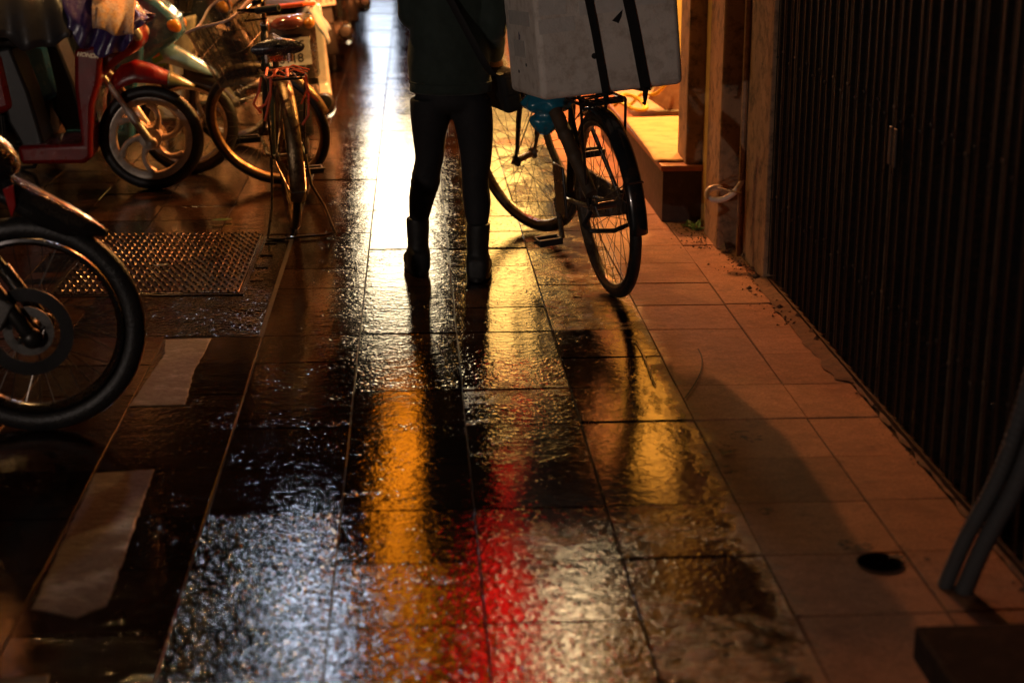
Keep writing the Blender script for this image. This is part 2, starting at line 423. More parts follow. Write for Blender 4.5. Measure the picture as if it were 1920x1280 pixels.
lat.build('lattice', gate_m, g, smooth=False)
MB().box((.004, (ya + yb) / 2 - 3.3, .012), (.05, yb - ya, .02)).build('floor_track', gate_m, g, smooth=False)
MB().box((.004, (ya + yb) / 2 - 3.3, 2.58), (.06, yb - ya, .06)).build('top_rail', gate_m, g, smooth=False)
lb = MB()
for y0 in (4.49 - 3.3, 4.535 - 3.3): lb.box((-.021, y0, .78), (.006, .03, .11))
lb.build('lock_plate', mat('lock_steel', (.03, .02, .018), .6, .2), g, bevel=.003)
# dark sheet standing in for the unlit interior; pale green leaves at the near end
bk = MB(); bk.box((.07, (ya + yb) / 2 - 3.3, 1.28), (.02, yb - ya, 2.5)); bk.build('shade_sheet', back_m, g, smooth=False)
gl = MB()
for k, y in enumerate(ys):
    if -1.2 < y < .62 and k % 2 == 0:
        for (z0, z1) in ((.06, .26), (.40, .80), (.92, 1.32), (1.46, 1.88), (2.0, 2.4)):
            gl.box((.052, y + .044, (z0 + z1) / 2 + rnd.uniform(-.02, .02)), (.006, .030, z1 - z0))
gl.build('green_leaf', green_m, g, smooth=False)

# facade above and beyond
f = thing('shop_building', 'dim plaster shopfront above the folding gate', 'building', (1.40, 2.4, 0))
wl = MB()
wl.box((.16, 0, 4.3), (.30, 8.4, 3.3)); wl.box((1.5, -4.5, 3), (3.0, .2, 6)); 
wl.build('wall', plaster_f, f, smooth=False)
MB().box((-.12, -.6, 2.74), (.5, 6.9, .10)).build('ledge', plaster_f, f, smooth=False, bevel=.01)

# gate-post pillars: outer pilaster, pale pipe, inner return
p = thing('pillar', 'grimy plaster pillar between the folding gate and the alcove', 'pillar', (1.30, 6.9, 0))
a = MB()
a.add([Vector(v) for v in []], [])
def col(x0, x1, y0, y1, h=4.0):
    return MB().box(((x0 + x1) / 2 - 1.30, (y0 + y1) / 2 - 6.9, h / 2 - .02), (x1 - x0, y1 - y0, h))
col(1.215, 1.50, 7.18, 7.42).build('pilaster', plaster_d, p, bevel=.008)
col(1.262, 1.50, 6.62, 6.93).build('pilaster', plaster_d, p, bevel=.012)
col(1.345, 1.50, 6.08, 6.619).build('return_wall', plaster_d, p, bevel=.006)
col(1.29, 1.50, 6.931, 7.179).build('recess_strip', plaster_y, p, smooth=False)
MB().tube([(1.332 - 1.3, 6.50 - 6.9, 0), (1.332 - 1.3, 6.5 - 6.9, 3.9)], .013, n=8).build('edge_pipe', mat('edge_pipe', (.34, .20, .11), .6, dirt=(.05, .03, .02)), p)
pv = thing('drain_hose', 'short bent white plastic pipe tied round the pillar', 'pipe', (1.25, 6.55, .24))
pts = []
for i in range(15):
    t = i / 14
    a_ = R(-250 + 250 * min(1, t * 1.6))
    if t < .62: pts.append((.0 + .030 * math.cos(a_) - .045, .05 * t, .03 * math.sin(a_) * .6))
    else:
        u = (t - .62) / .38; pts.append((-.015 + .105 * u, .03 - .12 * u, .0 + .10 * u ** 1.6))
pts = [(.02, .02, .026), (-.005, .01, .036), (-.035, 0, .034), (-.055, -.01, .018), (-.052, -.02, -.004), (-.02, -.03, -.014), (.02, -.04, -.006), (.05, -.05, .018), (.075, -.055, .05), (.09, -.05, .085)]
MB().tube(pts, .0135, n=12).build('pipe_body', mat('white_pipe', (.72, .60, .50), .35, col2=(.6, .48, .38)), pv, subsurf=1)
MB().tube([(-.01, -.025, .040), (.03, -.07, .034), (.075, -.09, .03)], .004, n=6).build('tie_wire', mat('tie_wire', (.5, .36, .22), .6), pv)

# alcove: stoop, walls, cardboard, hose
s = thing('stoop', 'red tiled step in front of the lit alcove', 'step', (1.9, 8.5, 0))
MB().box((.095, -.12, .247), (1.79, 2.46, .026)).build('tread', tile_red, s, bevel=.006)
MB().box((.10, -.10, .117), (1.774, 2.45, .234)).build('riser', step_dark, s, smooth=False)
MB().box((.12, .62, .275), (1.70, .92, .03)).build('upper_step', mat('step_grey', (.42, .33, .24), .7, dirt=(.2, .12, .06)), s, bevel=.006)
def card(u, v):
    return (1.085 + u * .80 + .02 * v, 7.24 + v * 1.28, .266 + .003 * math.sin(u * 9 + v * 4) + .012 * max(0, v - .7) + (.006 if v > .12 else 0) + .004 * math.sin(u * 40) * (v < .05))
o = MB().sheet(card, 26, 24).build('cardboard_sheet', card_m, None, solid=.006); tag(o, 'flat sheet of orange lit cardboard lying on the red step', 'cardboard')
aw = thing('alcove_wall', 'yellow painted wall at the back of the lit alcove', 'wall', (2.2, 9.7, 0))
MB().box((0, .05, 2.0), (1.9, .16, 4.0)).build('wall', plaster_y, aw, smooth=False)
MB().box((-.45, -.075, .36), (.9, .09, .24)).build('dado', mat('dado_pale', (.55, .47, .32), .7, dirt=(.1, .06, .03)), aw, bevel=.01)
MB().box((-.82, -.14, .40), (.05, .03, .32)).build('post', mat('post_dark', (.05, .04, .035), .6), aw)
bd = MB(); bd.box((0, 0, 0), (.22, .02, .24))
o = bd.build('board', mat('board_brown', (.33, .16, .09), .5, col2=(.22, .1, .06), scale=9, dirt=(.6, .4, .3), dirt_amt=.3), None, bevel=.004, loc=(1.415, 8.72, .385), rot=(R(-22), R(33), R(-10)))
tag(o, 'brown board leaning at the inner corner of the alcove', 'board')
h = MB(); hp = []
for i in range(60):
    t = i / 59; hp.append((1.08 + .34 * t, 8.72 + .08 * math.sin(t * 6), .31 + .20 * t * t + .03 * math.sin(t * 17) * (1 - t)))
for a in range(0, 700, 16): hp.insert(0, (1.17 + (.055 + a * .00004) * math.cos(R(a + 180)), 8.66 + .06 * math.sin(R(a)), .335 + .035 * math.sin(R(a + 40))))
h.tube(hp, .010, n=8)
o = h.build('yellow_hose', mat('hose_yellow', (.75, .48, .03), .4), None); tag(o, 'loose yellow hose on the ledge at the back of the alcove', 'hose')
sw = thing('side_wall', 'plaster shop wall running on past the alcove', 'wall', (1.42, 20, 0))
MB().box((.16, 0, 3), (.3, 20.4, 6)).build('wall', plaster_f, sw, smooth=False)

# near right corner: conduits, red panel, plinth
cm = mat('conduit_grey', (.05, .048, .048), .7, spec=.25, col2=(.05, .048, .048), scale=14, dirt=(.05, .04, .035))
def conduit(label, pts, r):
    m = MB(); P = [Vector(q) for q in pts]
    # smooth the path, then corrugate
    Q = []
    for i in range(len(P) - 1):
        p0 = P[max(i - 1, 0)]; p1 = P[i]; p2 = P[i + 1]; p3 = P[min(i + 2, len(P) - 1)]
        for k in range(60):
            t = k / 60
            Q.append(.5 * ((2 * p1) + (-p0 + p2) * t + (2 * p0 - 5 * p1 + 4 * p2 - p3) * t * t + (-p0 + 3 * p1 - 3 * p2 + p3) * t ** 3))
    Q.append(P[-1])
    m.tube(Q, [r * (1 + .07 * math.sin(i * 2 * math.pi / 4)) for i in range(len(Q))], n=14)
    o = m.build('conduit', cm, None, angle=180); tag(o, label, 'conduit', 'corrugated conduits by the gate')
conduit('left one of two grey corrugated conduits curving up from the pavement', [(1.165, 3.27, .0), (1.20, 3.26, .12), (1.26, 3.235, .30), (1.302, 3.215, .55), (1.315, 3.205, .85), (1.325, 3.20, 1.5), (1.335, 3.2, 2.6)], .018)
conduit('right one of two grey corrugated conduits curving up from the pavement', [(1.196, 3.238, .0), (1.231, 3.228, .12), (1.291, 3.203, .30), (1.333, 3.183, .55), (1.346, 3.172, .85), (1.356, 3.165, 1.5), (1.365, 3.16, 2.6)], .020)
rp = MB().box((1.335, 2.76, .30), (.03, .62, .6)).build('red_panel', mat('red_panel', (.30, .035, .025), .5, col2=(.2, .02, .015), dirt=(.05, .02, .015)), None, bevel=.004)
tag(rp, 'dark red panel against the gate behind the grey conduits', 'panel')
pl = MB().box((1.27, 2.30, .025), (.55, 1.30, .085)).build('plinth', mat('plinth_stone', (.022, .013, .009), .9, spec=.1, col2=(.014, .009, .007), scale=9, bump=.4, dirt=(.05, .03, .02)), None, bevel=.008)
tag(pl, 'low brown stone slab at the foot of the red panel', 'slab')
# ================================================================ bicycles
def xf(mb, M):
    mb.v = [tuple(M @ Vector(p)) for p in mb.v]; return mb
I4 = Matrix.Identity(4)
rubber = mat('rubber', (.012, .011, .011), .42, col2=(.02, .018, .017), scale=20, bump=.5, bscale=120, dirt=(.05, .04, .03), dirt_amt=.35)
steel = mat('steel', (.46, .40, .33), .28, .95, col2=(.30, .24, .18), scale=16, dirt=(.13, .05, .02), dirt_amt=.7)
spoke_m = mat('spoke_steel', (.22, .20, .18), .35, .9)
blackp = mat('black_paint', (.012, .012, .012), .3, .1, col2=(.02, .018, .016), scale=10, dirt=(.07, .035, .018), dirt_amt=.5, coat=.5)
oldpaint = mat('old_frame', (.020, .045, .034), .35, .2, col2=(.03, .03, .025), scale=12, dirt=(.10, .045, .02), dirt_amt=.6)
blackpl = mat('black_plastic', (.014, .014, .014), .45, col2=(.022, .02, .02), scale=25)
chrome = mat('chrome', (.55, .52, .48), .12, 1, col2=(.4, .36, .3), dirt=(.15, .06, .03), dirt_amt=.5)
def wheel(parent, M, Rw, tw, ns=36, rim_m=steel, sp=True, hubw=.05, cross=.55, rw=.019):
    """tyre > rim, spokes; wheel axis = local x, centre = origin of M"""
    def T(mb): return xf(mb, M)
    n = 64
    ty = MB(); prof = []
    for k in range(12):
        a = 2 * math.pi * k / 12
        prof.append((Rw - tw + tw * math.cos(a) * (1.0 if math.cos(a) > 0 else .9), tw * .95 * math.sin(a)))
    ty.lathe(prof, n=n, loop=True)
    w = T(ty).build('wheel', rubber, parent)
    rr = Rw - 2 * tw + .004
    rm = MB(); rm.lathe([(rr, -tw * .72), (rr + .004, -tw * .9), (rr - .004, -tw * .95), (rr - rw * .84, -tw * .55), (rr - rw, 0), (rr - rw * .84, tw * .55), (rr - .004, tw * .95), (rr + .004, tw * .9), (rr, tw * .72), (rr - .006, 0)], n=n, loop=True)
    T(rm).build('rim', rim_m, w)
    if sp:
        s = MB(); s.lathe([(.012, -hubw - .014), (.012, -hubw - .004), (.026, -hubw), (.026, -hubw + .005), (.014, -hubw + .012), (.014, hubw - .012), (.026, hubw - .005), (.026, hubw), (.012, hubw + .004), (.012, hubw + .014)], n=14)
        for k in range(ns):
            side = 1 if k % 2 else -1; a = 2 * math.pi * k / ns; off = cross if (k // 2) % 2 else -cross
            s.tube([(side * hubw, .024 * math.cos(a + off * 2.4), .024 * math.sin(a + off * 2.4)), (0, (rr - .017) * math.cos(a), (rr - .017) * math.sin(a))], .0013, n=4, caps=False)
        T(s).build('spokes', spoke_m, w)
    return w
def fender_mb(c, Rf, a0, a1, hw, n=28, drop=.35, x0=0):
    """curved mudguard round a wheel centre c=(y,z): a shallow U in section"""
    def fn(u, v):
        a = R(a0 + (a1 - a0) * u); q = (v - .5) * 2
        r = Rf - drop * hw * q * q * (1 + .3 * q * q)
        return (x0 + hw * q, c[0] + r * math.cos(a), c[1] + r * math.sin(a))
    return MB().sheet(fn, n, 8)
def saddle(parent, c, m, L=.26, W=.235, text=None, col=None):
    def fn(u, v):
        y = (u - .5); a = 2 * math.pi * v
        wdt = W / 2 * (1 - max(0, u - .28) ** .8 * 1.18) * min(1, (u * 9 + .25)) ** .4
        wdt = max(wdt, .026)
        end = min(1, u * 12 + .15, (1 - u) * 9 + .2)
        z = .036 * math.sin(a) * end * (1.25 if math.sin(a) < 0 else .9) + .02 * (abs(.4 - u)) 
        return (c[0] + wdt * math.cos(a) * end ** .5, c[1] + y * L, c[2] + z - .012 * (math.cos(a) ** 2))
    o = MB().sheet(fn, 20, 20).build('saddle', m, parent)
    s = MB()
    for k in (-1, 1): s.tube([(c[0] + k * .035, c[1] - .09, c[2] - .03), (c[0] + k * .035, c[1] - .03, c[2] - .06), (c[0] + k * .02, c[1] + .1, c[2] - .035)], .0045, n=6)
    for k in (-1, 1): s.tube([(c[0] + k * .05, c[1] - .105, c[2] - .028 - i * .006) for i in range(7)], .013, n=8)
    s.box((c[0], c[1] - .01, c[2] - .058), (.085, .03, .026))
    s.build('saddle_spring', steel, o)
    return o
def pedal(parent, c, m=blackpl):
    p = MB()
    for s in (-1, 1): p.box((c[0], c[1] + s * .036, c[2]), (.095, .020, .026))
    for s in (-1, 1): p.box((c[0] + s * .044, c[1], c[2]), (.008, .056, .022))
    p.tube([(c[0] - .06, c[1], c[2]), (c[0] + .06, c[1], c[2])], .007)
    return p.build('pedal', m, parent, bevel=.003)
def bicycle(name, label, loc, yaw, lean, Rw, wb, steer, fm, fendm, opts):
    t = thing(name, label, 'bicycle', loc, (0, R(lean), R(yaw)))
    tw = .02
    bb = Vector((0, .43 * wb, Rw - .055)); rh = Vector((0, 0, Rw)); fh = Vector((0, wb, Rw))
    hb = Vector((0, wb - .155, Rw + .36)); ht = Vector((0, wb - .215, Rw + .51))
    st = Vector((0, bb.y - .165, bb.z + .46)); sd = Vector((0, bb.y - .20, opts.get('saddle_z', .86)))
    ax = (ht - hb).normalized()
    S = Matrix.Translation(hb) @ Matrix.Rotation(R(steer), 4, ax) @ Matrix.Translation(-hb)
    # frame
    f = MB()
    f.tube([bb, st], .015, n=10); f.tube([hb - ax * .02, ht], .019, n=10)
    f.tube([hb + ax * .02, (hb + bb) / 2 + Vector((0, -.02, -.05)), bb], .016, n=10)
    f.tube([ht - ax * .03, (ht + (bb + (st - bb) * .62)) / 2 + Vector((0, 0, -.05)), bb + (st - bb) * .55], .013, n=10)
    for s in (-1, 1):
        f.tube([bb + Vector((s * .03, -.03, 0)), rh + Vector((s * .062, 0, 0))], .010, n=8)
        f.tube([st + Vector((s * .02, 0, -.04)), rh + Vector((s * .062, 0, 0))], .0085, n=8)
    f.lathe([(.024, -.036), (.024, .036)], c=bb, n=16)
    f.build('frame', fm, t)
    MB().tube([st, sd - Vector((0, 0, .05))], .0125, n=10).build('seat_post', steel, t)
    sdl = saddle(t, sd, opts.get('saddle_m', blackp))
    if opts.get('saddle_text'):
        text_part('lettering', opts['saddle_text'], .017, mat('print_grey', (.10, .10, .10), .5), sdl, (sd.x, sd.y - .1315, sd.z - .004), (R(88), 0, 0))
    # rear wheel, fender
    wheel(t, Matrix.Translation(rh), Rw, tw, rim_m=opts.get('rim', steel))
    ra = opts.get('rear_fender', (178, 62))
    fb = fender_mb((0, Rw), Rw + .022, ra[0], ra[1], .032).build('fender', fendm, t, solid=.003)
    if opts.get('stay', True):
        sy = MB(); a = R(opts.get('stay_a', 160))
        for s in (-1, 1): sy.tube([rh + Vector((s * .066, 0, 0)), rh + Vector((s * .034, (Rw + .01) * math.cos(a), (Rw + .01) * math.sin(a)))], .0028, n=5)
        sy.tube([rh + Vector((q * .036, (Rw + .024 + (.006 if abs(q) < .8 else -.012)) * math.cos(a), (Rw + .024 + (.006 if abs(q) < .8 else -.012)) * math.sin(a))) for q in (-1, -.7, 0, .7, 1)], .004, n=6)
        sy.build('fender_stay', spoke_m, fb)
    # front: fork, wheel, fender
    k = MB(); dirv = (fh - hb)
    for s in (-1, 1):
        k.tube([hb + Vector((s * .030, .0, -.005)), hb + dirv * .45 + Vector((s * .055, -.012, 0)), hb + dirv * .85 + Vector((s * .056, -.010, 0)), fh + Vector((s * .056, 0, 0))], [.012, .0125, .009, .008], n=8)
    k.tube([hb + Vector((-.032, 0, 0)), hb + Vector((.032, 0, 0))], .014, n=8); k.tube([fh + Vector((-.075, 0, 0)), fh + Vector((.075, 0, 0))], .007, n=8)
    xf(k, S).build('fork', fm, t)
    wheel(t, S @ Matrix.Translation(fh), Rw, tw, rim_m=opts.get('rim', steel))
    fa = opts.get('front_fender', (200, 70))
    fo = xf(fender_mb((wb, Rw), Rw + .02, fa[0], fa[1], .030), S).build('fender', fendm, t, solid=.003)
    sy = MB(); a = R(fa[0] - 22)
    for s in (-1, 1): sy.tube([fh + Vector((s * .060, 0, 0)), fh + Vector((s * .032, (Rw + .01) * math.cos(a), (Rw + .01) * math.sin(a)))], .0028, n=5)
    xf(sy, S).build('fender_stay', spoke_m, fo)
    # handlebar
    top = ht + ax * .12; h = MB(); h.tube([ht - ax * .02, top], .0115, n=10)
    bar = [(-.27, -.22, .045), (-.255, -.10, .05), (-.20, .02, .045), (-.08, .06, .0), (0, .06, -.005), (.08, .06, 0), (.20, .02, .045), (.255, -.10, .05), (.27, -.22, .045)]
    P = [top + Vector(q) for q in bar]; h.tube(P, .011, n=10); h.tube([top, top + Vector((0, .06, -.005))], .012)
    for s in (-1, 1):
        e = top + Vector((s * .235, -.05, .035)); h.tube([e, e + Vector((s * .02, .03, -.02)), e + Vector((s * .035, -.09, -.025))], .005, n=6)
    hbo = xf(h, S).build('handlebar', chrome, t)
    for i in (0, -1):
        g_ = MB(); g_.tube([P[i], P[1 if i == 0 else -2]], .0165, n=12); xf(g_, S).build('grip', blackpl, hbo)
    # cranks
    ca = R(opts.get('crank', 75)); cs = MB(); L = .165; dv = Vector((0, math.cos(ca) * L, math.sin(ca) * L))
    cs.tube([bb + Vector((.055, 0, 0)), bb + Vector((.066, 0, 0)) + dv], [.013, .010], n=8, flat=.6)
    cs.tube([bb - Vector((.055, 0, 0)), bb - Vector((.066, 0, 0)) - dv], [.013, .010], n=8, flat=.6)
    cs.tube([bb - Vector((.06, 0, 0)), bb + Vector((.06, 0, 0))], .010)
    cs.lathe([(.088, .040), (.092, .042), (.088, .044), (.066, .0435), (.066, .0405)], c=bb, n=40, loop=True)
    for q in range(5):
        a = 2 * math.pi * q / 5; cs.tube([bb + Vector((.042, 0, 0)), bb + Vector((.042, .07 * math.cos(a), .07 * math.sin(a)))], .006, n=5)
    co = cs.build('crankset', steel, t)
    pedal(co, bb + Vector((.125, 0, 0)) + dv); pedal(co, bb - Vector((.125, 0, 0)) - dv)
    gd = MB(); pts = [(bb.y + .11, bb.z + .03), (bb.y + .07, bb.z + .10), (bb.y - .02, bb.z + .115), (-.02, Rw + .055), (-.06, Rw + .02), (-.06, Rw - .03), (-.01, Rw - .045), (bb.y - .03, bb.z - .095), (bb.y + .07, bb.z - .09), (bb.y + .11, bb.z - .03)]
    gd.prism(pts, .050, .068); gd.build('chain_guard', opts.get('guard_m', blackp), t, bevel=.005)
    # rack
    if opts.get('rack', True):
        rz = 2 * Rw + .045; rw = .085; k = MB()
        re_ = opts.get('rack_end', -.27)
        loop = [(-rw, .10, rz), (-rw, re_ + .05, rz), (-rw * .7, re_, rz), (rw * .7, re_, rz), (rw, re_ + .05, rz), (rw, .10, rz)]
        k.tube(loop, .006, n=6)
        for s in (-.04, .0, .04): k.tube([(s, .09, rz), (s, re_ + .005, rz)], .0045, n=6)
        for yy in (.09, re_ * .15, re_ * .63): k.tube([(-rw, yy, rz), (rw, yy, rz)], .005, n=6)
        for s in (-1, 1): k.tube([(s * rw, re_ * .6, rz), (s * rw * .95, re_ * .4, rz - .12), (s * .07, 0, Rw + .01)], .0055, n=6); k.tube([(s * rw, .08, rz), (s * .03, st.y - .01, st.z - .06)], .005, n=6)
        k.build('rack', opts.get('rack_m', blackp), t)
    return t, S, dict(bb=bb, rh=rh, fh=fh, hb=hb, ht=ht, st=st, sd=sd, top=top, rz=2 * Rw + .045)

black_f = mat('black_fender', (.016, .016, .017), .22, .3, col2=(.03, .03, .03), scale=6, dirt=(.10, .05, .025), dirt_amt=.5, coat=.6)
rust_f = mat('rusty_fender', (.30, .22, .12), .34, .85, col2=(.17, .10, .05), scale=9, dirt=(.06, .025, .012), dirt_amt=.9, bump=.6, bscale=90)
# the delivery bicycle under the white box
nb, nS, nk = bicycle('bicycle', 'old black delivery bicycle carrying the white foam box', (.736, 5.88, 0), 11.9, -5.6, .347, 1.09, 26, blackp, black_f,
    dict(crank=62, rear_fender=(186, 55), front_fender=(150, 62), saddle_z=.84, stay_a=157, rack_end=-.10, rim=mat('dull_rim', (.30, .27, .23), .35, .9, dirt=(.12, .05, .02), dirt_amt=.8)))
# brown tube strapped alongside, ring clips round it
tb = MB(); A_ = Vector((-.10, .22, .68)); B_ = Vector((-.06, -.02, .40)); n_ = 30
tb.tube([A_ + (B_ - A_) * (i / n_) for i in range(n_ + 1)], [.026 + (.004 if i in (8, 9, 16, 17) else 0) - (.002 if i > 22 else 0) for i in range(n_ + 1)], n=14)
tb.build('strapped_tube', mat('brown_tube', (.11, .065, .035), .6, col2=(.06, .04, .025), scale=10, mapscale=(1, 1, .3), dirt=(.02, .015, .01)), nb)
lk = MB(); lk.tube([(-.065, -.01, .33), (-.11, -.06, .30), (-.10, -.10, .285), (-.02, -.13, .28), (.05, -.11, .29), (.075, -.01, .32)], .009, n=8); lk.build('wheel_lock', blackpl, nb)
MB().box((-.085, .30, .36), (.012, .13, .20)).build('side_plate', blackp, nb, bevel=.01)
# double-leg stand folded up under the hub
sdm = MB(); sdm.tube([(-.08, 0, .34), (-.10, -.20, .26), (-.09, -.30, .245), (.09, -.30, .245), (.10, -.20, .26), (.08, 0, .34)], .006, n=6)

# the basket bicycle parked on its stand
sadm = mat('saddle_black', (.016, .016, .02), .28, col2=(.028, .026, .03), scale=30, bump=.35, bscale=90, coat=.35, drops=.25)
bb_, bS, bk = bicycle('bicycle', 'parked black bicycle with a dark mesh front basket and orange cords on its rack', (-.540, 7.135, 0), 10, -2.5, .325, .90, 62, oldpaint, rust_f,
    dict(crank=200, rear_fender=(205, 55), front_fender=(178, 76), saddle_z=.79, saddle_m=sadm, saddle_text='VIET NHAT', stay_a=196, rim=mat('tan_rim', (.42, .27, .13), .4, .8, col2=(.3, .17, .07), dirt=(.12, .05, .02), dirt_amt=.6), guard_m=oldpaint))
st_ = MB(); st_.tube([(-.075, .0, .325), (-.085, -.06, .22), (-.10, -.13, .13), (-.135, -.215, .012), (-.10, -.225, .008), (0, -.23, .012), (.11, -.22, .008), (.155, -.215, .012), (.125, -.14, .12), (.085, -.06, .20), (.075, 0, .325)], .0062, n=8)
st_.build('kickstand', blackp, bb_)
# front basket: smoked mesh sides with a pale rim
bsk_m = mat('basket_mesh', (.035, .025, .018), .4, 0, col2=(.055, .038, .026), scale=14, dirt=(.16, .09, .05), dirt_amt=.3, alpha=.62)
bk0 = bk['top'] + Vector((0, .10, -.03))
bx, by_, bh = .30, .25, .25
def basket(parent, M, bx, by, bh, m, rim_m, open_front=False):
    w = MB()
    def ring(z, s, dip=0):
        pts = []
        for k in range(40):
            a = 2 * math.pi * k / 40; c_, s_ = math.cos(a), math.sin(a); q = (abs(c_) ** 6 + abs(s_) ** 6) ** (-1 / 6)
            x, y = bx / 2 * s * c_ * q, by / 2 * (1 + s_ * q) 
            y = by / 2 + by / 2 * s * s_ * q
            pts.append(Vector((x, y, z - dip * max(0, s_) ** 2 * (1 - abs(c_) ** 4))))
        return pts
    rs = [ring(0, .80), ring(bh * .3, .86), ring(bh * .65, .93), ring(bh, 1.0, .05)]
    w.rings(rs, caps=False); w.add(rs[0], [tuple(range(40))])
    o = xf(w, M).build('basket', m, parent)
    r = MB(); r.tube(rs[-1], .007, n=6, loop=True); xf(r, M).build('basket_rim', rim_m, o)
    ws = MB()
    for k in range(0, 40, 2): ws.tube([rs[0][k], rs[1][k], rs[2][k], rs[3][k]], .0016, n=4, caps=False)
    for z, s in ((.02, .805), (.5, .9)): ws.tube(ring(bh * z, s), .0022, n=4, loop=True)
    xf(ws, M).build('basket_wires', m if False else spoke_m, o)
    return o
basket(bb_, bS @ Matrix.Translation(bk0 + Vector((0, 0, -.30))), .33, .28, .33, bsk_m, mat('basket_rim_pale', (.62, .42, .34), .4))
# orange cords tied to the rack
cord = mat('orange_cord', (.75, .10, .015), .6, col2=(.55, .05, .01), scale=20)
oc = thing('bungee_cords', 'tangle of orange plastic cords tied on the bicycle rack', 'cord', (-.54, 7.13, .69))
rnd = random.Random(11)
for i in range(9):
    a0 = Vector((rnd.uniform(-.095, .095), rnd.uniform(-.30, -.05), .012)); a1 = Vector((rnd.uniform(-.095, .095), rnd.uniform(-.30, .02), .014)); mid = (a0 + a1) / 2 + Vector((0, 0, rnd.uniform(.004, .03)))
    MB().tube([a0, (a0 * 2 + mid) / 3, mid, (a1 * 2 + mid) / 3, a1], .0055, n=5, flat=.6).build('cord', cord, oc)
for (x, y, pts) in ((-.095, -.25, [(0, 0, 0), (-.012, -.01, -.06), (-.035, -.01, -.11), (-.005, 0, -.15)]), (-.05, -.27, [(0, 0, 0), (-.005, -.01, -.05), (-.03, 0, -.11), (-.06, .0, -.13)]), (-.055, -.27, [(0, 0, 0), (0, -.01, -.07), (-.025, .01, -.16), (-.03, 0, -.18)]), (.085, -.26, [(0, 0, 0), (.012, -.01, -.05), (.03, -.01, -.075), (.055, 0, -.10)]), (.09, -.25, [(0, 0, .01), (.01, 0, -.08), (.006, 0, -.16), (-.02, 0, -.2)]), (.08, -.26, [(0, 0, 0), (.02, -.01, -.04), (-.01, -.01, -.11)])):
    MB().tube([(x + p[0], y + p[1], p[2] + .01) for p in pts], .0055, n=5, flat=.6).build('cord', cord, oc)

# ---------------------------------------------------------------- foam box on the near bicycle
foam = mat('foam_white', (.82, .74, .66), .75, col2=(.72, .64, .56), scale=7, dirt=(.30, .20, .13), dirt_amt=.45, bump=.35, bscale=130)
bw, bd_, bh_ = .530, .45, .44
Mx = Matrix.Translation((.650, 6.0, .980)) @ Euler((R(-3.0), R(-4.6), R(11.0))).to_matrix().to_4x4()
bt = thing('foam_box', 'scuffed white foam box strapped on the bicycle rack', 'box', Mx.translation[:], Mx.to_euler()[:])
b = MB(); b.box((0, 0, -.03), (bw, bd_, bh_ - .06)); bo = b.build('box_body', foam, bt, bevel=.022)
MB().box((0, 0, bh_ / 2 - .028), (bw + .012, bd_ + .012, .055)).build('lid', foam, bt, bevel=.015)
tape = mat('clear_tape', (.74, .69, .64), .2, col2=(.66, .61, .56), scale=30, bump=.5, bscale=60)
for (x, z, sx, sz, ry) in ((-.20, .10, .10, .055, 2), (-.02, .085, .17, .05, -1), (.16, .10, .12, .055, 1), (-.19, .035, .13, .05, -1)):
    MB().box((x, -bd_ / 2 - .0008, z), (sx, .0012, sz), Matrix.Rotation(R(ry), 3, 'Y')).build('tape', tape, bt, smooth=False)
for (y, z, sy, sz) in ((.0, .06, .30, .05), (.03, -.05, .16, .06)):
    MB().box((-bw / 2 - .0008, y, z), (.0012, sy, sz)).build('tape', tape, bt, smooth=False)
soot = mat('soot_mark', (.015, .014, .014), .7); brown_st = mat('brown_stain', (.20, .13, .08), .8)
MB().lathe([(.0105, -.001), (.0105, .001)], c=(-.062, -bd_ / 2 - .001, -.085), axis=(0, 1, 0), n=20).build('scorch_mark', soot, bt, smooth=False)
MB().add([(.012, -bd_ / 2 - .0014, .03), (.055, -bd_ / 2 - .0014, .066), (.048, -bd_ / 2 - .0014, .04), (.035, -bd_ / 2 - .0014, .018), (.03, -bd_ / 2 - .0014, .022)], [(0, 1, 2, 3, 4)]).build('scorch_mark', soot, bt, smooth=False)
for (y, z) in ((.07, -.135), (-.045, -.105)):
    MB().lathe([(.006, -.001), (.006, .001)], c=(-bw / 2 - .001, y, z), axis=(1, 0, 0), n=12).build('scorch_mark', soot, bt, smooth=False)
text_part('scrawl', 'b', .045, mat('blue_ink', (.02, .025, .16), .5), bt, (-bw / 2 - .0015, .02, -.005), (R(90), 0, R(-90)), shear=.2, ext=.0006, bold=-.0012)
strap = mat('rubber_strap', (.010, .010, .011), .5, col2=(.016, .015, .015))
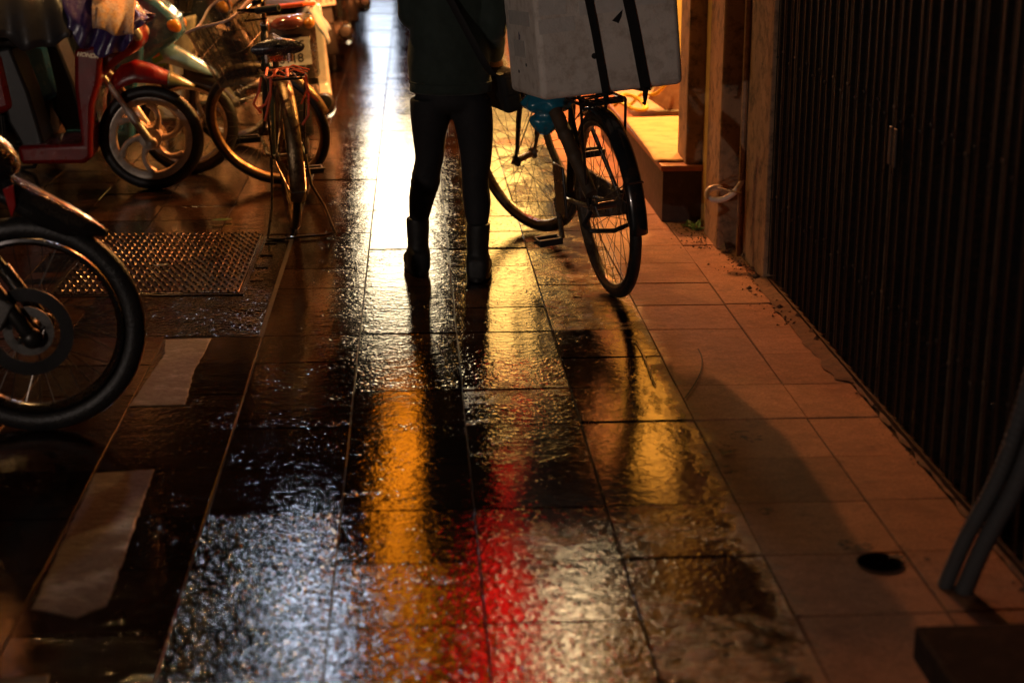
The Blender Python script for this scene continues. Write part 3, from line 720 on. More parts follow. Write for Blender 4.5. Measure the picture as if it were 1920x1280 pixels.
for (xb, xt, wd) in ((-.030, -.078, .014), (.118, .062, .019)):
    def sp_(x, y, z): return Vector((x, y, z))
    hw, e = wd, .004; y0 = -bd_ / 2 - e; y1 = bd_ / 2 + e; z0 = -bh_ / 2 - e; z1 = bh_ / 2 + e
    y0t = y0 - .006
    path = [(xb, y0, z0), (xb + (xt - xb) * .5, y0, (z0 + z1) / 2), (xt, y0t, z1 - .056), (xt, y0t, z1), (xt, y1 + .006, z1), (xt, y1 + .006, z1 - .056), (xb, y1, z0)]
    rg = [[(x - hw, y, z), (x + hw, y, z), (x + hw, y + (.003 if y > 0 else -.003), z + (.003 if z > 0 else -.003) * (abs(z) > .2)), (x - hw, y + (.003 if y > 0 else -.003), z + (.003 if z > 0 else -.003) * (abs(z) > .2))] for x, y, z in path]
    s_ = thing('strap', 'thin black rubber strap nearer the middle of the foam box' if xb < 0 else 'wider black rubber strap on the right part of the foam box', 'strap', Mx.translation[:], Mx.to_euler()[:], 'rubber straps on the foam box')
    m_ = MB(); m_.rings(rg, loop=True); m_.build('band', strap, s_, smooth=False)
    hk = MB(); hk.tube([(xb, y0 - .002, z0 + .01), (xb, y0 + .01, z0 - .02), (xb + .003, y0 + .03, z0 - .055), (xb, y0 + .045, z0 - .05)], [.012, .010, .004, .004], n=8); hk.build('hook', steel if False else blackp, s_)
# blue plastic bag hanging under the box
bl = mat('blue_film', (.02, .22, .34), .22, col2=(.015, .15, .26), scale=9, bump=1.2, bscale=28, coat=.5)
bp_ = MB()
def bagfn(u, v):
    a = 2 * math.pi * v; z = 1 - u
    r = .082 * (math.sin(math.pi * min(1, u * .86 + .12)) ** .6) * (1.15 if u < .6 else .9)
    q = .22 * mnoise.noise(Vector((math.cos(a) * 2.2, math.sin(a) * 2.2, z * 4))) + .10 * mnoise.noise(Vector((math.cos(a) * 6, math.sin(a) * 6, z * 9 + 3)))
    neck = 1 - .42 * math.exp(-((u - .60) / .07) ** 2)
    r = r * (1 + q) * neck
    return (math.cos(a) * r * 1.0 - .02 * u, math.sin(a) * r * .9, -.20 * u + .05)
bp_.sheet(bagfn, 30, 40); o = bp_.build('plastic_bag', bl, None, loc=(.515, 6.15, .715), angle=180); tag(o, 'crumpled blue plastic bag hanging below the foam box', 'plastic bag')
# ================================================================ motorbikes and scooters
def paint(name, col, col2=None, rough=.25, drops=.5):
    return mat(name, col, rough, 0, col2=col2, scale=5, coat=.8, drops=drops, dirt=(.03, .02, .015), dirt_amt=.25)
red_p = paint('red_paint', (.24, .005, .004), (.17, .003, .003), .3, .12); blue_p = paint('blue_paint', (.04, .19, .32), (.03, .14, .25)); cream_p = paint('cream_paint', (.66, .56, .40), (.55, .45, .31))
black_p = paint('gloss_black', (.010, .009, .009), (.015, .013, .012), .2, 1.2); silver_p = mat('silver_alloy', (.66, .58, .48), .34, .35, col2=(.56, .48, .38), scale=10, dirt=(.12, .08, .05), dirt_amt=.5)
grey_p = paint('grey_paint', (.20, .17, .14)); white_p = paint('white_paint', (.68, .64, .56)); green_p = paint('dark_green_paint', (.03, .06, .045))
seat_m = mat('seat_vinyl', (.015, .014, .014), .45, col2=(.025, .022, .02), bump=.3, bscale=90)
engine_m = mat('engine_alloy', (.12, .11, .10), .5, .7, dirt=(.02, .015, .012), dirt_amt=.7)
lens_clear = mat('lens_clear', (.62, .56, .50), .1, .3, coat=1); lens_amber = mat('lens_amber', (.75, .30, .03), .2, coat=1); lens_red = mat('lens_red', (.42, .012, .01), .2, coat=1)
plate_w = mat('plate_white', (.82, .78, .70), .45, dirt=(.3, .22, .14), dirt_amt=.3); plate_ink = mat('plate_ink', (.03, .028, .025), .5)
def alloy(parent_wheel, M, r_out, m, n=6, swirl=.5, hubw=.05):
    a_ = MB()
    for k in range(n):
        a0 = 2 * math.pi * k / n; P = []
        for i in range(7):
            t = i / 6; r = .04 + (r_out - .04) * t; a = a0 + swirl * t * t
            P.append((0, r * math.cos(a), r * math.sin(a)))
        a_.tube(P, [.026, .024, .020, .018, .018, .021, .028], n=8, flat=.75)
    a_.lathe([(.02, -hubw), (.055, -hubw * .8), (.055, hubw * .8), (.02, hubw)], n=24)
    return xf(a_, M).build('spokes', m, parent_wheel)
def disc(parent, M, r, x, m=steel):
    d = MB(); d.lathe([(r * .62, x - .002), (r, x - .002), (r, x + .002), (r * .62, x + .002)], n=48, loop=True)
    for k in range(5):
        a = 2 * math.pi * k / 5; d.tube([(x, .03 * math.cos(a), .03 * math.sin(a)), (x, r * .66 * math.cos(a + .3), r * .66 * math.sin(a + .3))], .006, n=5)
    return xf(d, M).build('brake_disc', m, parent)
def moto_wheel(t, M, Rw, tw, style, rim_m):
    w_ = wheel(t, M, Rw, tw, rim_m=rim_m, sp=(style == 'spoke'), hubw=.045, ns=36, rw=.019 if style == 'spoke' else .034)
    if style != 'spoke': alloy(w_, M, Rw - 2 * tw - .024, rim_m, 6 if style == 'alloy' else 5, .55 if style == 'alloy' else 0)
    return w_
def blade(path, hws, dep, nv=10, x0=0):
    """mudguard of free outline: path (y,z) of its crown, half widths, depth of its skirts"""
    n = len(path) - 1
    def at_(u, arr):
        f = u * n; i = min(int(f), n - 1); q = f - i
        if isinstance(arr[0], tuple): return [arr[i][k] + (arr[i + 1][k] - arr[i][k]) * q for k in (0, 1)]
        return arr[i] + (arr[i + 1] - arr[i]) * q
    def fn(u, v):
        y, z = at_(u, path); h = at_(u, hws); d = at_(u, dep); q = (v - .5) * 2
        return (x0 + h * (abs(q) ** .75) * (1 if q > 0 else -1), y, z - d * abs(q) ** 2.6)
    return MB().sheet(fn, n * 4, nv)
def plate(parent, loc, rot, lines, w=.21, h=.15):
    p_ = MB().box((0, 0, 0), (w, .003, h)).build('number_plate', plate_w, parent, bevel=.002, loc=loc, rot=rot)
    for i, s in enumerate(lines):
        text_part('plate_text', s, .066, plate_ink, p_, (0, -.0022, (.033 if i == 0 else -.036) if len(lines) > 1 else 0), (R(90), 0, 0), ext=.0006, bold=.001)
    return p_
def scooter(label, loc, yaw, body, opts=None, name='motorbike', group='motorbikes parked along the pavement'):
    o = dict(Rf=.258, tw=.031, style='alloy', rim=silver_p, steer=0, fender=None, wb=1.22, lean=0, shield=body, inner=blackpl, text=None, plate=None, tail=True, fork=silver_p)
    o.update(opts or {})
    t = thing(name, label, 'motorbike', loc, (0, R(o['lean']), R(yaw)), group)
    Rf, tw, wb = o['Rf'], o['tw'], o['wb']; hb = Vector((0, -.14, Rf + .26))
    S = Matrix.Translation(hb) @ Matrix.Rotation(R(o['steer']), 4, Vector((0, -.42, .9)).normalized()) @ Matrix.Translation(-hb)
    fa = Vector((0, 0, Rf)); Mf = S @ Matrix.Translation(fa)
    fw = moto_wheel(t, Mf, Rf, tw, o['style'], o['rim'])
    if o.get('disc', True): disc(fw, Mf, .07, .062 if o.get('slim') else -.062, engine_m if o.get('slim') else steel)
    # fork legs: slider and stanchion
    for s in (-1, 1):
        k = MB(); a = fa + Vector((s * .082, .012, -.015)); b = Vector((s * .082, -.155, Rf + .245)); mid = a + (b - a) * .62
        k.tube([a, a + (b - a) * .05, mid, mid + (b - a) * .01], [.018, .0215, .0215, .019], n=12); k.tube([mid, b + (b - a) * .3], .0145, n=12)
        k.ellip(a, (.024, .03, .03)); xf(k, S).build('fork_leg', o['fork'], t)
    # mudguard
    if o['fender']: fm_, P, hw, dp = o['fender']
    else: fm_ = body; P, hw, dp = [(-.175, .50), (-.15, .59), (-.07, .635), (.01, .618), (.11, .575), (.20, .52)], [.05, .085, .095, .09, .078, .03], [.05, .10, .10, .085, .05, .012]
    xf(blade(P, hw, dp), S).build('front_fender', fm_, t, solid=.004)
    # leg shield, nose, floor
    z = Rf - .258
    ls = MB(); ls.prism([(-.306, .71 + z), (-.17, .74 + z), (-.195, .56 + z), (-.236, .446 + z), (-.258, .193 + z), (-.30, .165), (-.60, .165), (-.61, .255), (-.303, .262), (-.318, .531)], -.20, .20)
    lo = ls.build('leg_shield', o['shield'], t, bevel=.022)
    if o['text']:
        text_part('lettering', o['text'], .027, mat('badge_gold', (.75, .58, .38), .3, .6), lo, (.2015, -.243, .685 + z), (R(90), R(8), R(90)), shear=.25, ext=.001, bold=.0012)
    nz = MB()
    nz.prism([(-.30, .69 + z), (-.21, .55 + z), (-.17, .595 + z), (-.096, .655 + z), (-.005, .705 + z), (.008, .775 + z), (-.02, .82 + z), (-.10, .90 + z), (-.20, .96 + z), (-.30, .97 + z)], -.125, .125)
    if o.get('slim'): nz.v = [(x * .7, min(y, -.13) - .04, z_ * 1.0) for x, y, z_ in nz.v]
    no = nz.build('nose_cowl', body, t, bevel=.02 if o.get('slim') else .035)
    for s in (-1, 1):
        MB().ellip((s * .105, -.035 - (.14 if o.get('slim') else 0), .775 + z), (.030, .045, .035), Matrix.Rotation(R(-40), 3, 'X')).build('turn_signal', o.get('sig', lens_amber), no)
    MB().prism([(-.61, .17), (-.61, .26), (-.66, .36), (-.70, .70), (-.62, .72), (-.55, .50), (-.50, .27), (-.50, .17)], -.13, .13).build('inner_panel', o['inner'], t, bevel=.015)
    # handlebar cover, headlight, grips, mirrors
    hc = MB(); hc.ellip((0, -.20, 1.02 + z), (.17, .09, .062)); hco = xf(hc, S).build('handlebar_cover', body, t)
    xf(MB().ellip((0, -.135, 1.015 + z), (.085, .045, .045)), S).build('headlight', lens_clear, hco)
    for s in (-1, 1):
        g_ = MB(); g_.tube([(s * .15, -.22, 1.02 + z), (s * .25, -.26, 1.03 + z), (s * .34, -.31, 1.03 + z)], .0165, n=10); xf(g_, S).build('grip', blackpl, hco)
        g_ = MB(); g_.tube([(s * .17, -.19, 1.03 + z), (s * .34, -.23, 1.02 + z)], .006, n=6); xf(g_, S).build('brake_lever', steel, hco)
        g_ = MB(); g_.tube([(s * .17, -.22, 1.05 + z), (s * .22, -.24, 1.16 + z), (s * .25, -.24, 1.20 + z)], .006, n=6); g_.ellip((s * .28, -.24, 1.22 + z), (.06, .018, .042)); xf(g_, S).build('mirror', blackpl, hco)
    # rear body, seat, engine, rear wheel
    rb = MB(); rb.prism([(-.62, .42), (-.66, .70), (-1.0, .73), (-1.30, .78), (-1.50, .80), (-1.54, .74), (-1.38, .62), (-1.08, .50), (-.82, .36)], -.145, .145)
    ro = rb.build('rear_body', body, t, bevel=.035)
    MB().prism([(-.58, .715), (-.62, .775), (-.92, .79), (-1.02, .835), (-1.36, .875), (-1.44, .83), (-1.0, .735)], -.135, .135).build('seat', seat_m, t, bevel=.03)
    gr = MB(); gr.tube([(-.14, -1.30, .82), (-.15, -1.48, .84), (-.09, -1.58, .85), (.09, -1.58, .85), (.15, -1.48, .84), (.14, -1.30, .82)], .012); gr.build('grab_rail', o.get('rail', blackpl), t)
    ra = Vector((0, -wb, Rf)); moto_wheel(t, Matrix.Translation(ra), Rf, tw * 1.12, o['style'], o['rim'])
    fender_mb((-wb, Rf), Rf + .035, 205, 95, .07).build('rear_fender', blackpl, t, solid=.004)
    en = MB(); en.box((-.03, -.86, .30), (.20, .34, .17)); en.lathe([(.06, -.15), (.085, -.13), (.085, .14), (.06, .15)], c=(-.02, -.98, .27), n=24)
    for q in range(6): en.box((0, -.70 - q * .014, .33), (.17, .006, .15))
    en.box((-.13, -1.08, .27), (.05, .40, .12)); en.build('engine', engine_m, t, bevel=.008)
    ex = MB(); ex.tube([(.08, -.72, .24), (.12, -.80, .17), (.13, -.98, .18)], .018); ex.lathe([(.02, 0), (.042, .03), (.052, .1), (.052, .42), (.04, .47), (.018, .475)], c=(.145, -1.02, .215), axis=(0, -1, .22), n=22)
    exo = ex.build('exhaust', blackpl, t); 
    es = MB(); es.lathe([(.058, .06), (.060, .10), (.060, .34), (.058, .38)], c=(.147, -1.02, .215), axis=(0, -1, .22), n=22, caps=False); es.build('heat_shield', chrome, exo, solid=.002)
    MB().tube([(-.10, -.78, .17), (-.14, -.84, .02), (-.20, -.92, .006)], .011).build('side_stand', blackpl, t)
    if o['tail']:
        tl = MB(); tl.ellip((0, -1.525, .755), (.09, .045, .038)); tl.build('tail_light', o.get('tail_m', lens_red), t)
        for s in (-1, 1): MB().ellip((s * .115, -1.50, .745), (.032, .05, .032)).build('turn_signal', lens_amber, t)
        MB().prism([(-1.38, .70), (-1.46, .72), (-1.60, .40), (-1.56, .39)], -.07, .07).build('plate_holder', blackpl, t, bevel=.008)
        if o['plate']: plate(t, (0, -1.545, .605), (R(-20), 0, 0), o['plate'])
    return t, S
# red scooter with the covers
rs, _ = scooter('red step-through scooter under a purple raincoat and a grey sheet', (-1.298, 8.10, 0), -90, red_p,
    dict(text='HONDA', sig=lens_clear, fender=(red_p, [(-.165, .49), (-.168, .565), (-.126, .612), (-.054, .640), (.013, .622), (.111, .578), (.205, .525)], [.05, .08, .09, .095, .09, .078, .03], [.03, .075, .10, .10, .085, .05, .012])))
tip = blade([(.105, .583), (.16, .556), (.225, .515)], [.081, .062, .02], [.055, .035, .008]); tip.build('fender_tip', mat('tip_olive', (.16, .15, .06), .3), rs, solid=.004)
# blue scooter behind it
bs, _ = scooter('blue scooter with a pale front mudguard wedged behind the red one', (-1.17, 8.52, 0), -90, blue_p,
    dict(fender=(mat('pale_blue', (.20, .36, .46), .25, col2=(.14, .28, .38), coat=.8), [(-.20, .60), (-.16, .68), (-.08, .685), (.02, .63), (.10, .575), (.17, .52)], [.05, .08, .09, .085, .07, .04], [.05, .10, .10, .08, .05, .01]), style='spoke', rim=silver_p))
blade([(.0, .632), (.08, .578), (.17, .518), (.20, .49)], [.088, .078, .05, .02], [.12, .10, .06, .02]).build('mudguard_tip', blackpl, bs, solid=.004)
stk = MB().box((.083, -.125, .60), (.002, .055, .075), Matrix.Rotation(R(25), 3, 'X')).build('sticker', mat('sticker_green', (.10, .32, .02), .4), bs, smooth=False)
MB().box((.0838, -.135, .625), (.002, .04, .018), Matrix.Rotation(R(25), 3, 'X')).build('sticker_band', mat('sticker_orange', (.75, .2, .02), .4), stk, smooth=False)
# pale-forked bike with the wire basket
ps, pS = scooter('dark motorbike with a pale front fork and a brown mesh basket', (-1.03, 9.45, 0), -90, black_p,
    dict(Rf=.275, style='spoke', fork=cream_p, shield=cream_p, steer=0, fender=(black_p, [(-.20, .50), (-.15, .60), (-.05, .62), (.08, .58), (.18, .48)], [.03, .06, .065, .06, .03], [.03, .05, .05, .05, .02])))
basket(ps, Matrix.Translation((0, -.44, .76)), .34, .28, .24, bsk_m, blackpl)
# cream scooter with white alloy wheel
cs_, _ = scooter('cream scooter with white three-way alloy wheels deep in the row', (-1.40, 10.95, 0), -90, cream_p, dict(style='alloy5', rim=cream_p, fork=cream_p))
sc3, _ = scooter('white scooter at the back of the row with its nose to the pavement', (-1.12, 11.9, 0), -84, white_p, dict(style='alloy'))
# tails towards the viewer
t1, _ = scooter('grey scooter seen from behind with a cream plate ending in 18', (-.70, 10.28, 0), 4, grey_p, dict(tail_m=mat('lens_smoke', (.22, .06, .045), .15, coat=1), plate=['29 K5', '0118'], shield=white_p, lean=-5, rail=mat('rail_orange', (.8, .12, .02), .4), tail=True))
t2, _ = scooter('dark motorbike seen from behind with a white plate', (-.70, 14.2, 0), 3, black_p, dict(plate=['29', '199.14'], lean=-7, Rf=.28, style='spoke'))
t3, _ = scooter('dark green motorbike seen from behind, farthest along the row', (-.66, 17.2, 0), 4, green_p, dict(lean=-6))
t4, _ = scooter('black motorbike standing behind the grey scooter with its tail out', (-1.25, 13.6, 0), 12, black_p, dict(lean=-5))
cl = MB(); cl.sheet(lambda u, v: (-.64 + .19 * u + .01 * math.sin(v * 7), 8.80 + .26 * v, .86 - .13 * abs(u - .42) ** 1.4 * 3 + .012 * math.sin(u * 15 + v * 6) - .05 * (1 - v) ** 3), 20, 14)
o = cl.build('seat_cloth', mat('cloth_bluewhite', (.62, .58, .55), .6, col2=(.10, .22, .36), scale=9), None, solid=.004); tag(o, 'white and blue cloth laid over the grey scooter seat', 'cloth')

# near-left motorbike: only its front reaches into the picture
nm, nS = scooter('black wet motorbike at the near left with a wire-spoked front wheel', (-1.073, 4.46, 0), -90, black_p,
    dict(Rf=.311, tw=.033, style='spoke', rim=mat('dark_rim', (.10, .095, .095), .25, .95, dirt=(.05, .03, .02), dirt_amt=.5), fork=mat('fork_dark', (.04, .035, .03), .35, .6), wb=1.25, disc=True, slim=True,
        fender=(black_p, [(-.16, .765), (-.07, .748), (-.017, .728), (.051, .692), (.12, .651), (.174, .615), (.222, .578)], [.05, .062, .066, .064, .056, .042, .012], [.03, .055, .075, .085, .075, .045, .012])))
bd2 = xf(MB().lathe([(.088, .068), (.125, .068), (.125, .072), (.088, .072)], n=48, loop=True), Matrix.Translation((0, 0, .311))).build('brake_rotor', mat('rotor', (.025, .023, .022), .4, .8), nm)
cw = MB(); cw.ellip((0, -.115, .815), (.085, .13, .062), Matrix.Rotation(R(-32), 3, 'X'), nu=24, nv=16); cw.build('headlight_cowl', black_p, nm)
rf_ = MB(); rf_.prism([(-.035, .71), (-.006, .722), (-.004, .665), (-.018, .632)], .066, .070); rf_.build('side_reflector', lens_red, nm, bevel=.002)
cp = MB(); cp.box((.085, -.065, .37), (.045, .05, .09), Matrix.Rotation(R(-30), 3, 'X')); cp.build('brake_caliper', engine_m, nm, bevel=.008)
cb = MB(); cb.tube([(.085, -.07, .41), (.10, -.10, .48), (.09, -.12, .58), (.06, -.14, .68)], .005, n=6); cb.build('brake_hose', blackpl, nm)

# covers on the red scooter
purple = mat('purple_film', (.045, .025, .13), .28, col2=(.07, .045, .16), scale=7, bump=.8, bscale=22, drops=.15, coat=.3)
def coat_fn(u, v):
    # u along the scooter (rear -> nose), v from the handlebar down the right side
    x = -1.298 + (-.33 + .36 * u)
    lower = .87 - .19 * math.sin(math.pi * min(1, u * .80 + .10)) + (.035 if u > .85 else 0)
    top = 1.08 - .30 * max(0, u - .30)
    z = top + (lower - top) * v
    y = 8.10 - .02 - .22 * math.sin(min(1, v * 1.25) * math.pi / 2) * (1 - .35 * u) + .020 * math.sin(u * 17 + v * 2.5) * v + .012 * math.sin(u * 31 + v * 5) * v
    return (x + .014 * math.sin(v * 9 + u * 4), y, z + .008 * math.sin(u * 24))
rcn = MB(); rcn.sheet(coat_fn, 44, 30); rcn.sheet(lambda u, v: (coat_fn(u, v)[0], 16.20 - .04 - coat_fn(u, v)[1], coat_fn(u, v)[2]), 44, 30)
o = rcn.build('raincoat', purple, None, solid=.003, angle=180); tag(o, 'purple plastic raincoat draped over the red scooter handlebar', 'raincoat')
pt = MB(); pt.sheet(lambda u, v: (-1.298 - .21 + .19 * u, coat_fn((.12 + .19 * u) / .36, v * .8)[1] - .016 - .006 * math.sin(u * 14), 1.06 - .10 * u - (.25 - .06 * u) * v + .01 * math.sin(u * 8)), 24, 20)
o = pt.build('patterned_cloth', mat('orange_print', (.62, .33, .12), .6, col2=(.50, .40, .36), scale=30, bump=.6, bscale=40, dirt=(.25, .06, .03), dirt_amt=.6), None, solid=.003, angle=180); tag(o, 'orange patterned cloth bunched over the purple raincoat', 'cloth')
gs = MB()
def sheet_fn(u, v):
    x = -1.298 - .92 + .62 * u; a = (v - .5) * 2
    dropz = .78 - .05 * math.sin(u * 4.2) - .03 * math.sin(u * 11)
    return (x, 8.10 + .24 * math.copysign(abs(a) ** .6, a) + .02 * math.sin(u * 21 + a * 3) * abs(a), 1.03 - .10 * u + .05 * math.sin(u * 3) - (1.03 - dropz) * abs(a) ** 2.4 + .012 * math.sin(u * 26 + a * 5))
gs.sheet(sheet_fn, 40, 30); o = gs.build('cover_sheet', mat('grey_film', (.045, .040, .038), .42, col2=(.02, .02, .026), scale=5, bump=.8, bscale=14), None, solid=.003, angle=180)
tag(o, 'dull grey plastic sheet thrown over the seat of the red scooter', 'sheet')
yl = MB(); yl.sheet(lambda u, v: (-1.31 + .14 * u + .015 * math.sin(v * 8), 10.42 - .03 * math.sin(u * 9), .92 - .30 * v * (1 - .35 * u) + .01 * math.sin(u * 12)), 16, 16)
o = yl.build('yellow_bag', mat('yellow_film', (.80, .48, .02), .45, bump=.6, bscale=20), None, solid=.004, angle=180); tag(o, 'bright yellow plastic bag hung between the parked scooters', 'bag')

# drain cover: tread plate with raised lozenges, in its concrete bed
bed = MB(); 
def bedz(x, y): return -.0005 + .003 * mnoise.noise(Vector((x * 9, y * 9, 0)))
bed.sheet(lambda u, v: (-1.52 + .975 * u, 5.404 + 1.60 * v, bedz(u * 1.0, v * 1.6)), 40, 60)
o = bed.build('concrete_bed', stone_mat('wet_concrete', False, (.045, .032, .025), 1.1, .95), smooth=True, angle=180); tag(o, kind='structure')
dc = thing('drain_cover', 'steel tread plate drain cover with raised lozenges in wet concrete', 'drain cover', (-1.02, 6.52, .0))
plate_m = mat('tread_steel', (.10, .07, .055), .20, .9, col2=(.045, .032, .026), scale=14, dirt=(.09, .05, .03), dirt_amt=.5)
MB().box((0, 0, 0), (.70, 1.06, .012)).build('plate', plate_m, dc, bevel=.003)
lz = MB()
for i in range(24):
    for j in range(30):
        x = -.335 + i * .0292 + (.0146 if j % 2 else 0); y = -.51 + j * .0352
        if x > .34: continue
        a = R(40 if j % 2 else -40); c_, s_ = math.cos(a), math.sin(a)
        L_, W_, H_ = .0120, .0052, .0062
        P = [(x + L_ * c_, y + L_ * s_, .0058), (x - W_ * s_, y + W_ * c_, .0058), (x - L_ * c_, y - L_ * s_, .0058), (x + W_ * s_, y - W_ * c_, .0058), (x, y, .006 + H_)]
        lz.add(P, [(0, 1, 4), (1, 2, 4), (2, 3, 4), (3, 0, 4)])
o = lz.build('lozenges', plate_m, dc, smooth=False); o['kind'] = 'stuff'
fr = MB(); fr.box((.362, 0, -.004), (.014, 1.10, .014)); fr.box((-.362, 0, -.004), (.014, 1.10, .014)); fr.box((0, .542, -.004), (.71, .014, .014)); fr.box((0, -.542, -.004), (.71, .014, .014)); fr.build('frame', plate_m, dc, smooth=False)
sl = MB()
for k in range(4): sl.box((.40, .32 - k * .22, .001), (.05, .012, .004))
sl.build('slot_bar', plate_m, dc, smooth=False)
# ================================================================ the walker seen from behind
PX, PY = .13, 6.20
skin = mat('skin', (.42, .25, .16), .5, col2=(.36, .20, .13), scale=14)
jacket_m = mat('jacket_cloth', (.022, .038, .030), .8, col2=(.013, .024, .018), scale=9, bump=.9, bscale=16, sheen=.15)
trouser_m = mat('trouser_cloth', (.010, .010, .012), .8, col2=(.014, .013, .015), bump=.6, bscale=30)
boot_m = mat('boot_rubber', (.008, .0075, .0075), .6, col2=(.02, .018, .016), dirt=(.04, .03, .02), dirt_amt=.4, bump=.3)
hair_m = mat('hair_black', (.010, .008, .007), .45, bump=.8, bscale=160, mapscale=(1, 1, .15))
person = thing('person', 'person in a dark green jacket, black trousers and boots pushing the bicycle, seen from behind', 'person', (PX, PY, 0))
def oval_rings(secs, n=22):
    """secs: (cx, cy, z, rx, ry)"""
    return [[Vector((cx + rx * math.cos(2 * math.pi * k / n), cy + ry * math.sin(2 * math.pi * k / n), z)) for k in range(n)] for cx, cy, z, rx, ry in secs]
def limb(mb, pts, rs, n=14): mb.tube(pts, rs, n=n)
def dense(secs, m=6):
    out = []
    for i in range(len(secs) - 1):
        p0 = secs[max(i - 1, 0)]; p1 = secs[i]; p2 = secs[i + 1]; p3 = secs[min(i + 2, len(secs) - 1)]
        for k in range(m):
            t = k / m
            out.append(tuple(.5 * (2 * b + (c - a) * t + (2 * a - 5 * b + 4 * c - d) * t * t + (-a + 3 * b - 3 * c + d) * t ** 3) for a, b, c, d in zip(p0, p1, p2, p3)))
    out.append(tuple(secs[-1])); return out
# joints (local)
Mnb = Matrix.Translation((.736, 5.88, 0)) @ Euler((0, R(-5.6), R(11.9))).to_matrix().to_4x4()
gripL = Mnb @ (nS @ (nk['top'] + Vector((-.264, -.17, .047)))) - Vector((PX, PY, 0))
sL, sR = Vector((-.150, .0, 1.205)), Vector((.155, .0, 1.205))
eL = Vector((-.128, .02, 1.005)); wL = gripL + (eL - gripL).normalized() * .075
eR = Vector((.172, -.035, .985)); wR = Vector((.180, .075, .845)); hR = Vector((.195, .13, .775))
LEG = {-1: [(-.070, .0, .70, .074, .095), (-.067, .0, .64, .076, .088), (-.0725, .01, .55, .0625, .070), (-.073, .025, .468, .055, .060), (-.086, .040, .406, .0545, .058), (-.090, .045, .366, .0565, .060), (-.105, .055, .30, .0495, .055), (-.116, .07, .22, .038, .044), (-.120, .075, .14, .034, .04)],
       1: [(.084, .0, .70, .076, .095), (.092, -.005, .64, .077, .088), (.102, -.01, .55, .068, .072), (.105, -.01, .467, .059, .062), (.1015, -.02, .384, .0515, .056), (.107, -.03, .30, .0525, .057), (.108, -.045, .22, .040, .046), (.108, -.05, .14, .034, .04)]}
# body: one continuous skin surface, grown by a voxel remesh
b = MB()
b.rings(oval_rings(dense([(.0, 0, .66, .09, .06), (.0, 0, .78, .132, .096), (.0, 0, .90, .118, .085), (.0, .0, 1.02, .125, .088), (0, 0, 1.14, .140, .09), (0, .0, 1.21, .125, .075), (0, .004, 1.25, .055, .05), (0, .01, 1.30, .046, .05), (0, .016, 1.335, .046, .052)], 4)))
for s in (-1, 1): b.rings(oval_rings(dense([(cx, cy, z, rx * .86, ry * .86) for cx, cy, z, rx, ry in LEG[s]] + [(LEG[s][-1][0], LEG[s][-1][1], .06, .03, .036)], 4)))
hc_ = Vector((0, .022, 1.42))
b.rings(oval_rings(dense([(0, .03, 1.315, .030, .03), (0, .034, 1.335, .052, .058), (0, .028, 1.365, .064, .076), (0, .022, 1.405, .071, .086), (0, .015, 1.45, .074, .090), (0, .010, 1.49, .064, .078), (0, .010, 1.515, .038, .046), (0, .010, 1.522, .01, .012)], 4)))
b.ellip((0, .122, 1.405), (.012, .018, .022)); b.ellip((0, .112, 1.372), (.024, .010, .006)); b.ellip((0, .110, 1.366), (.020, .010, .007))
for s in (-1, 1):
    b.ellip((s * .027, .100, 1.43), (.013, .012, .010)); b.ellip((s * .074, .010, 1.41), (.010, .022, .030))
def arm(s_, e_, w_):
    limb(b, [s_, s_ + (e_ - s_) * .4, e_, e_ + (w_ - e_) * .35, w_], [.046, .040, .035, .034, .024])
arm(sL, eL, wL); arm(sR, eR, wR)
def hand(w_, palm_dir, curl_axis, across, curl):
    """palm, four unequal fingers curled about curl_axis, and a thumb from the side of the palm"""
    d = Vector(palm_dir).normalized(); a = Vector(across).normalized(); c = Vector(curl_axis).normalized()
    p1 = w_ + d * .075
    b.tube([w_ - d * .01, w_ + d * .03, p1], [.024, .033, .034], n=12, flat=.5)
    for i, L in enumerate((.060, .068, .064, .050)):
        o = p1 + a * (.027 - .018 * i) - d * .004; dd = d.copy(); pts = [o - d * .02, o]
        for j in range(3):
            dd = Matrix.Rotation(R(curl * (.7 if j == 0 else 1)), 3, c) @ dd
            pts.append(pts[-1] + dd * L * (.42, .32, .26)[j])
        b.tube(pts, [.0095, .009, .0085, .008, .0068], n=8)
    t0 = w_ + d * .028 + a * .026; td = (d * .5 + a * .75).normalized(); pts = [t0 - a * .012, t0]
    for j in range(2):
        pts.append(pts[-1] + td * (.034, .028)[j]); td = (Matrix.Rotation(R(curl * .8), 3, c) @ (td * .6 + d * .5)).normalized()
    b.tube(pts, [.012, .0115, .0095, .008], n=8)
dL = (gripL - wL).normalized()
hand(wL, dL, dL.cross(Vector((0, 0, 1))), Vector((0, 0, 1)).cross(dL) * -1, -52)
dR = (hR - wR).normalized()
hand(wR, dR, Vector((-.5, .8, 0)), Vector((-.4, .85, .3)), 40)
b.build('body', skin, person, remesh=.0065)
# trousers
tr = MB()
for s in (-1, 1):
    secs = dense([q for q in LEG[s] if q[2] > .15], 9)
    out = []
    for cx, cy, z, rx, ry in secs:
        w_ = .0
        if .28 < z < .44: w_ = .028 * math.sin(z * 190) * math.exp(-((z - .37) / .06) ** 2)
        w_ += .012 * mnoise.noise(Vector((z * 14, s * 3, 0)))
        out.append((cx, cy, z, rx * (1 + w_) + .001, ry * (1 + w_)))
    tr.rings(oval_rings(out, 26))
tr.rings(oval_rings(dense([(.012, 0, .648, .05, .05), (.012, 0, .662, .115, .09), (.014, .0, .69, .146, .104), (.012, 0, .715, .136, .102), (.012, 0, .75, .134, .102), (.01, 0, .84, .135, .10)], 5)))
tr.build('trousers', trouser_m, person, remesh=.007)
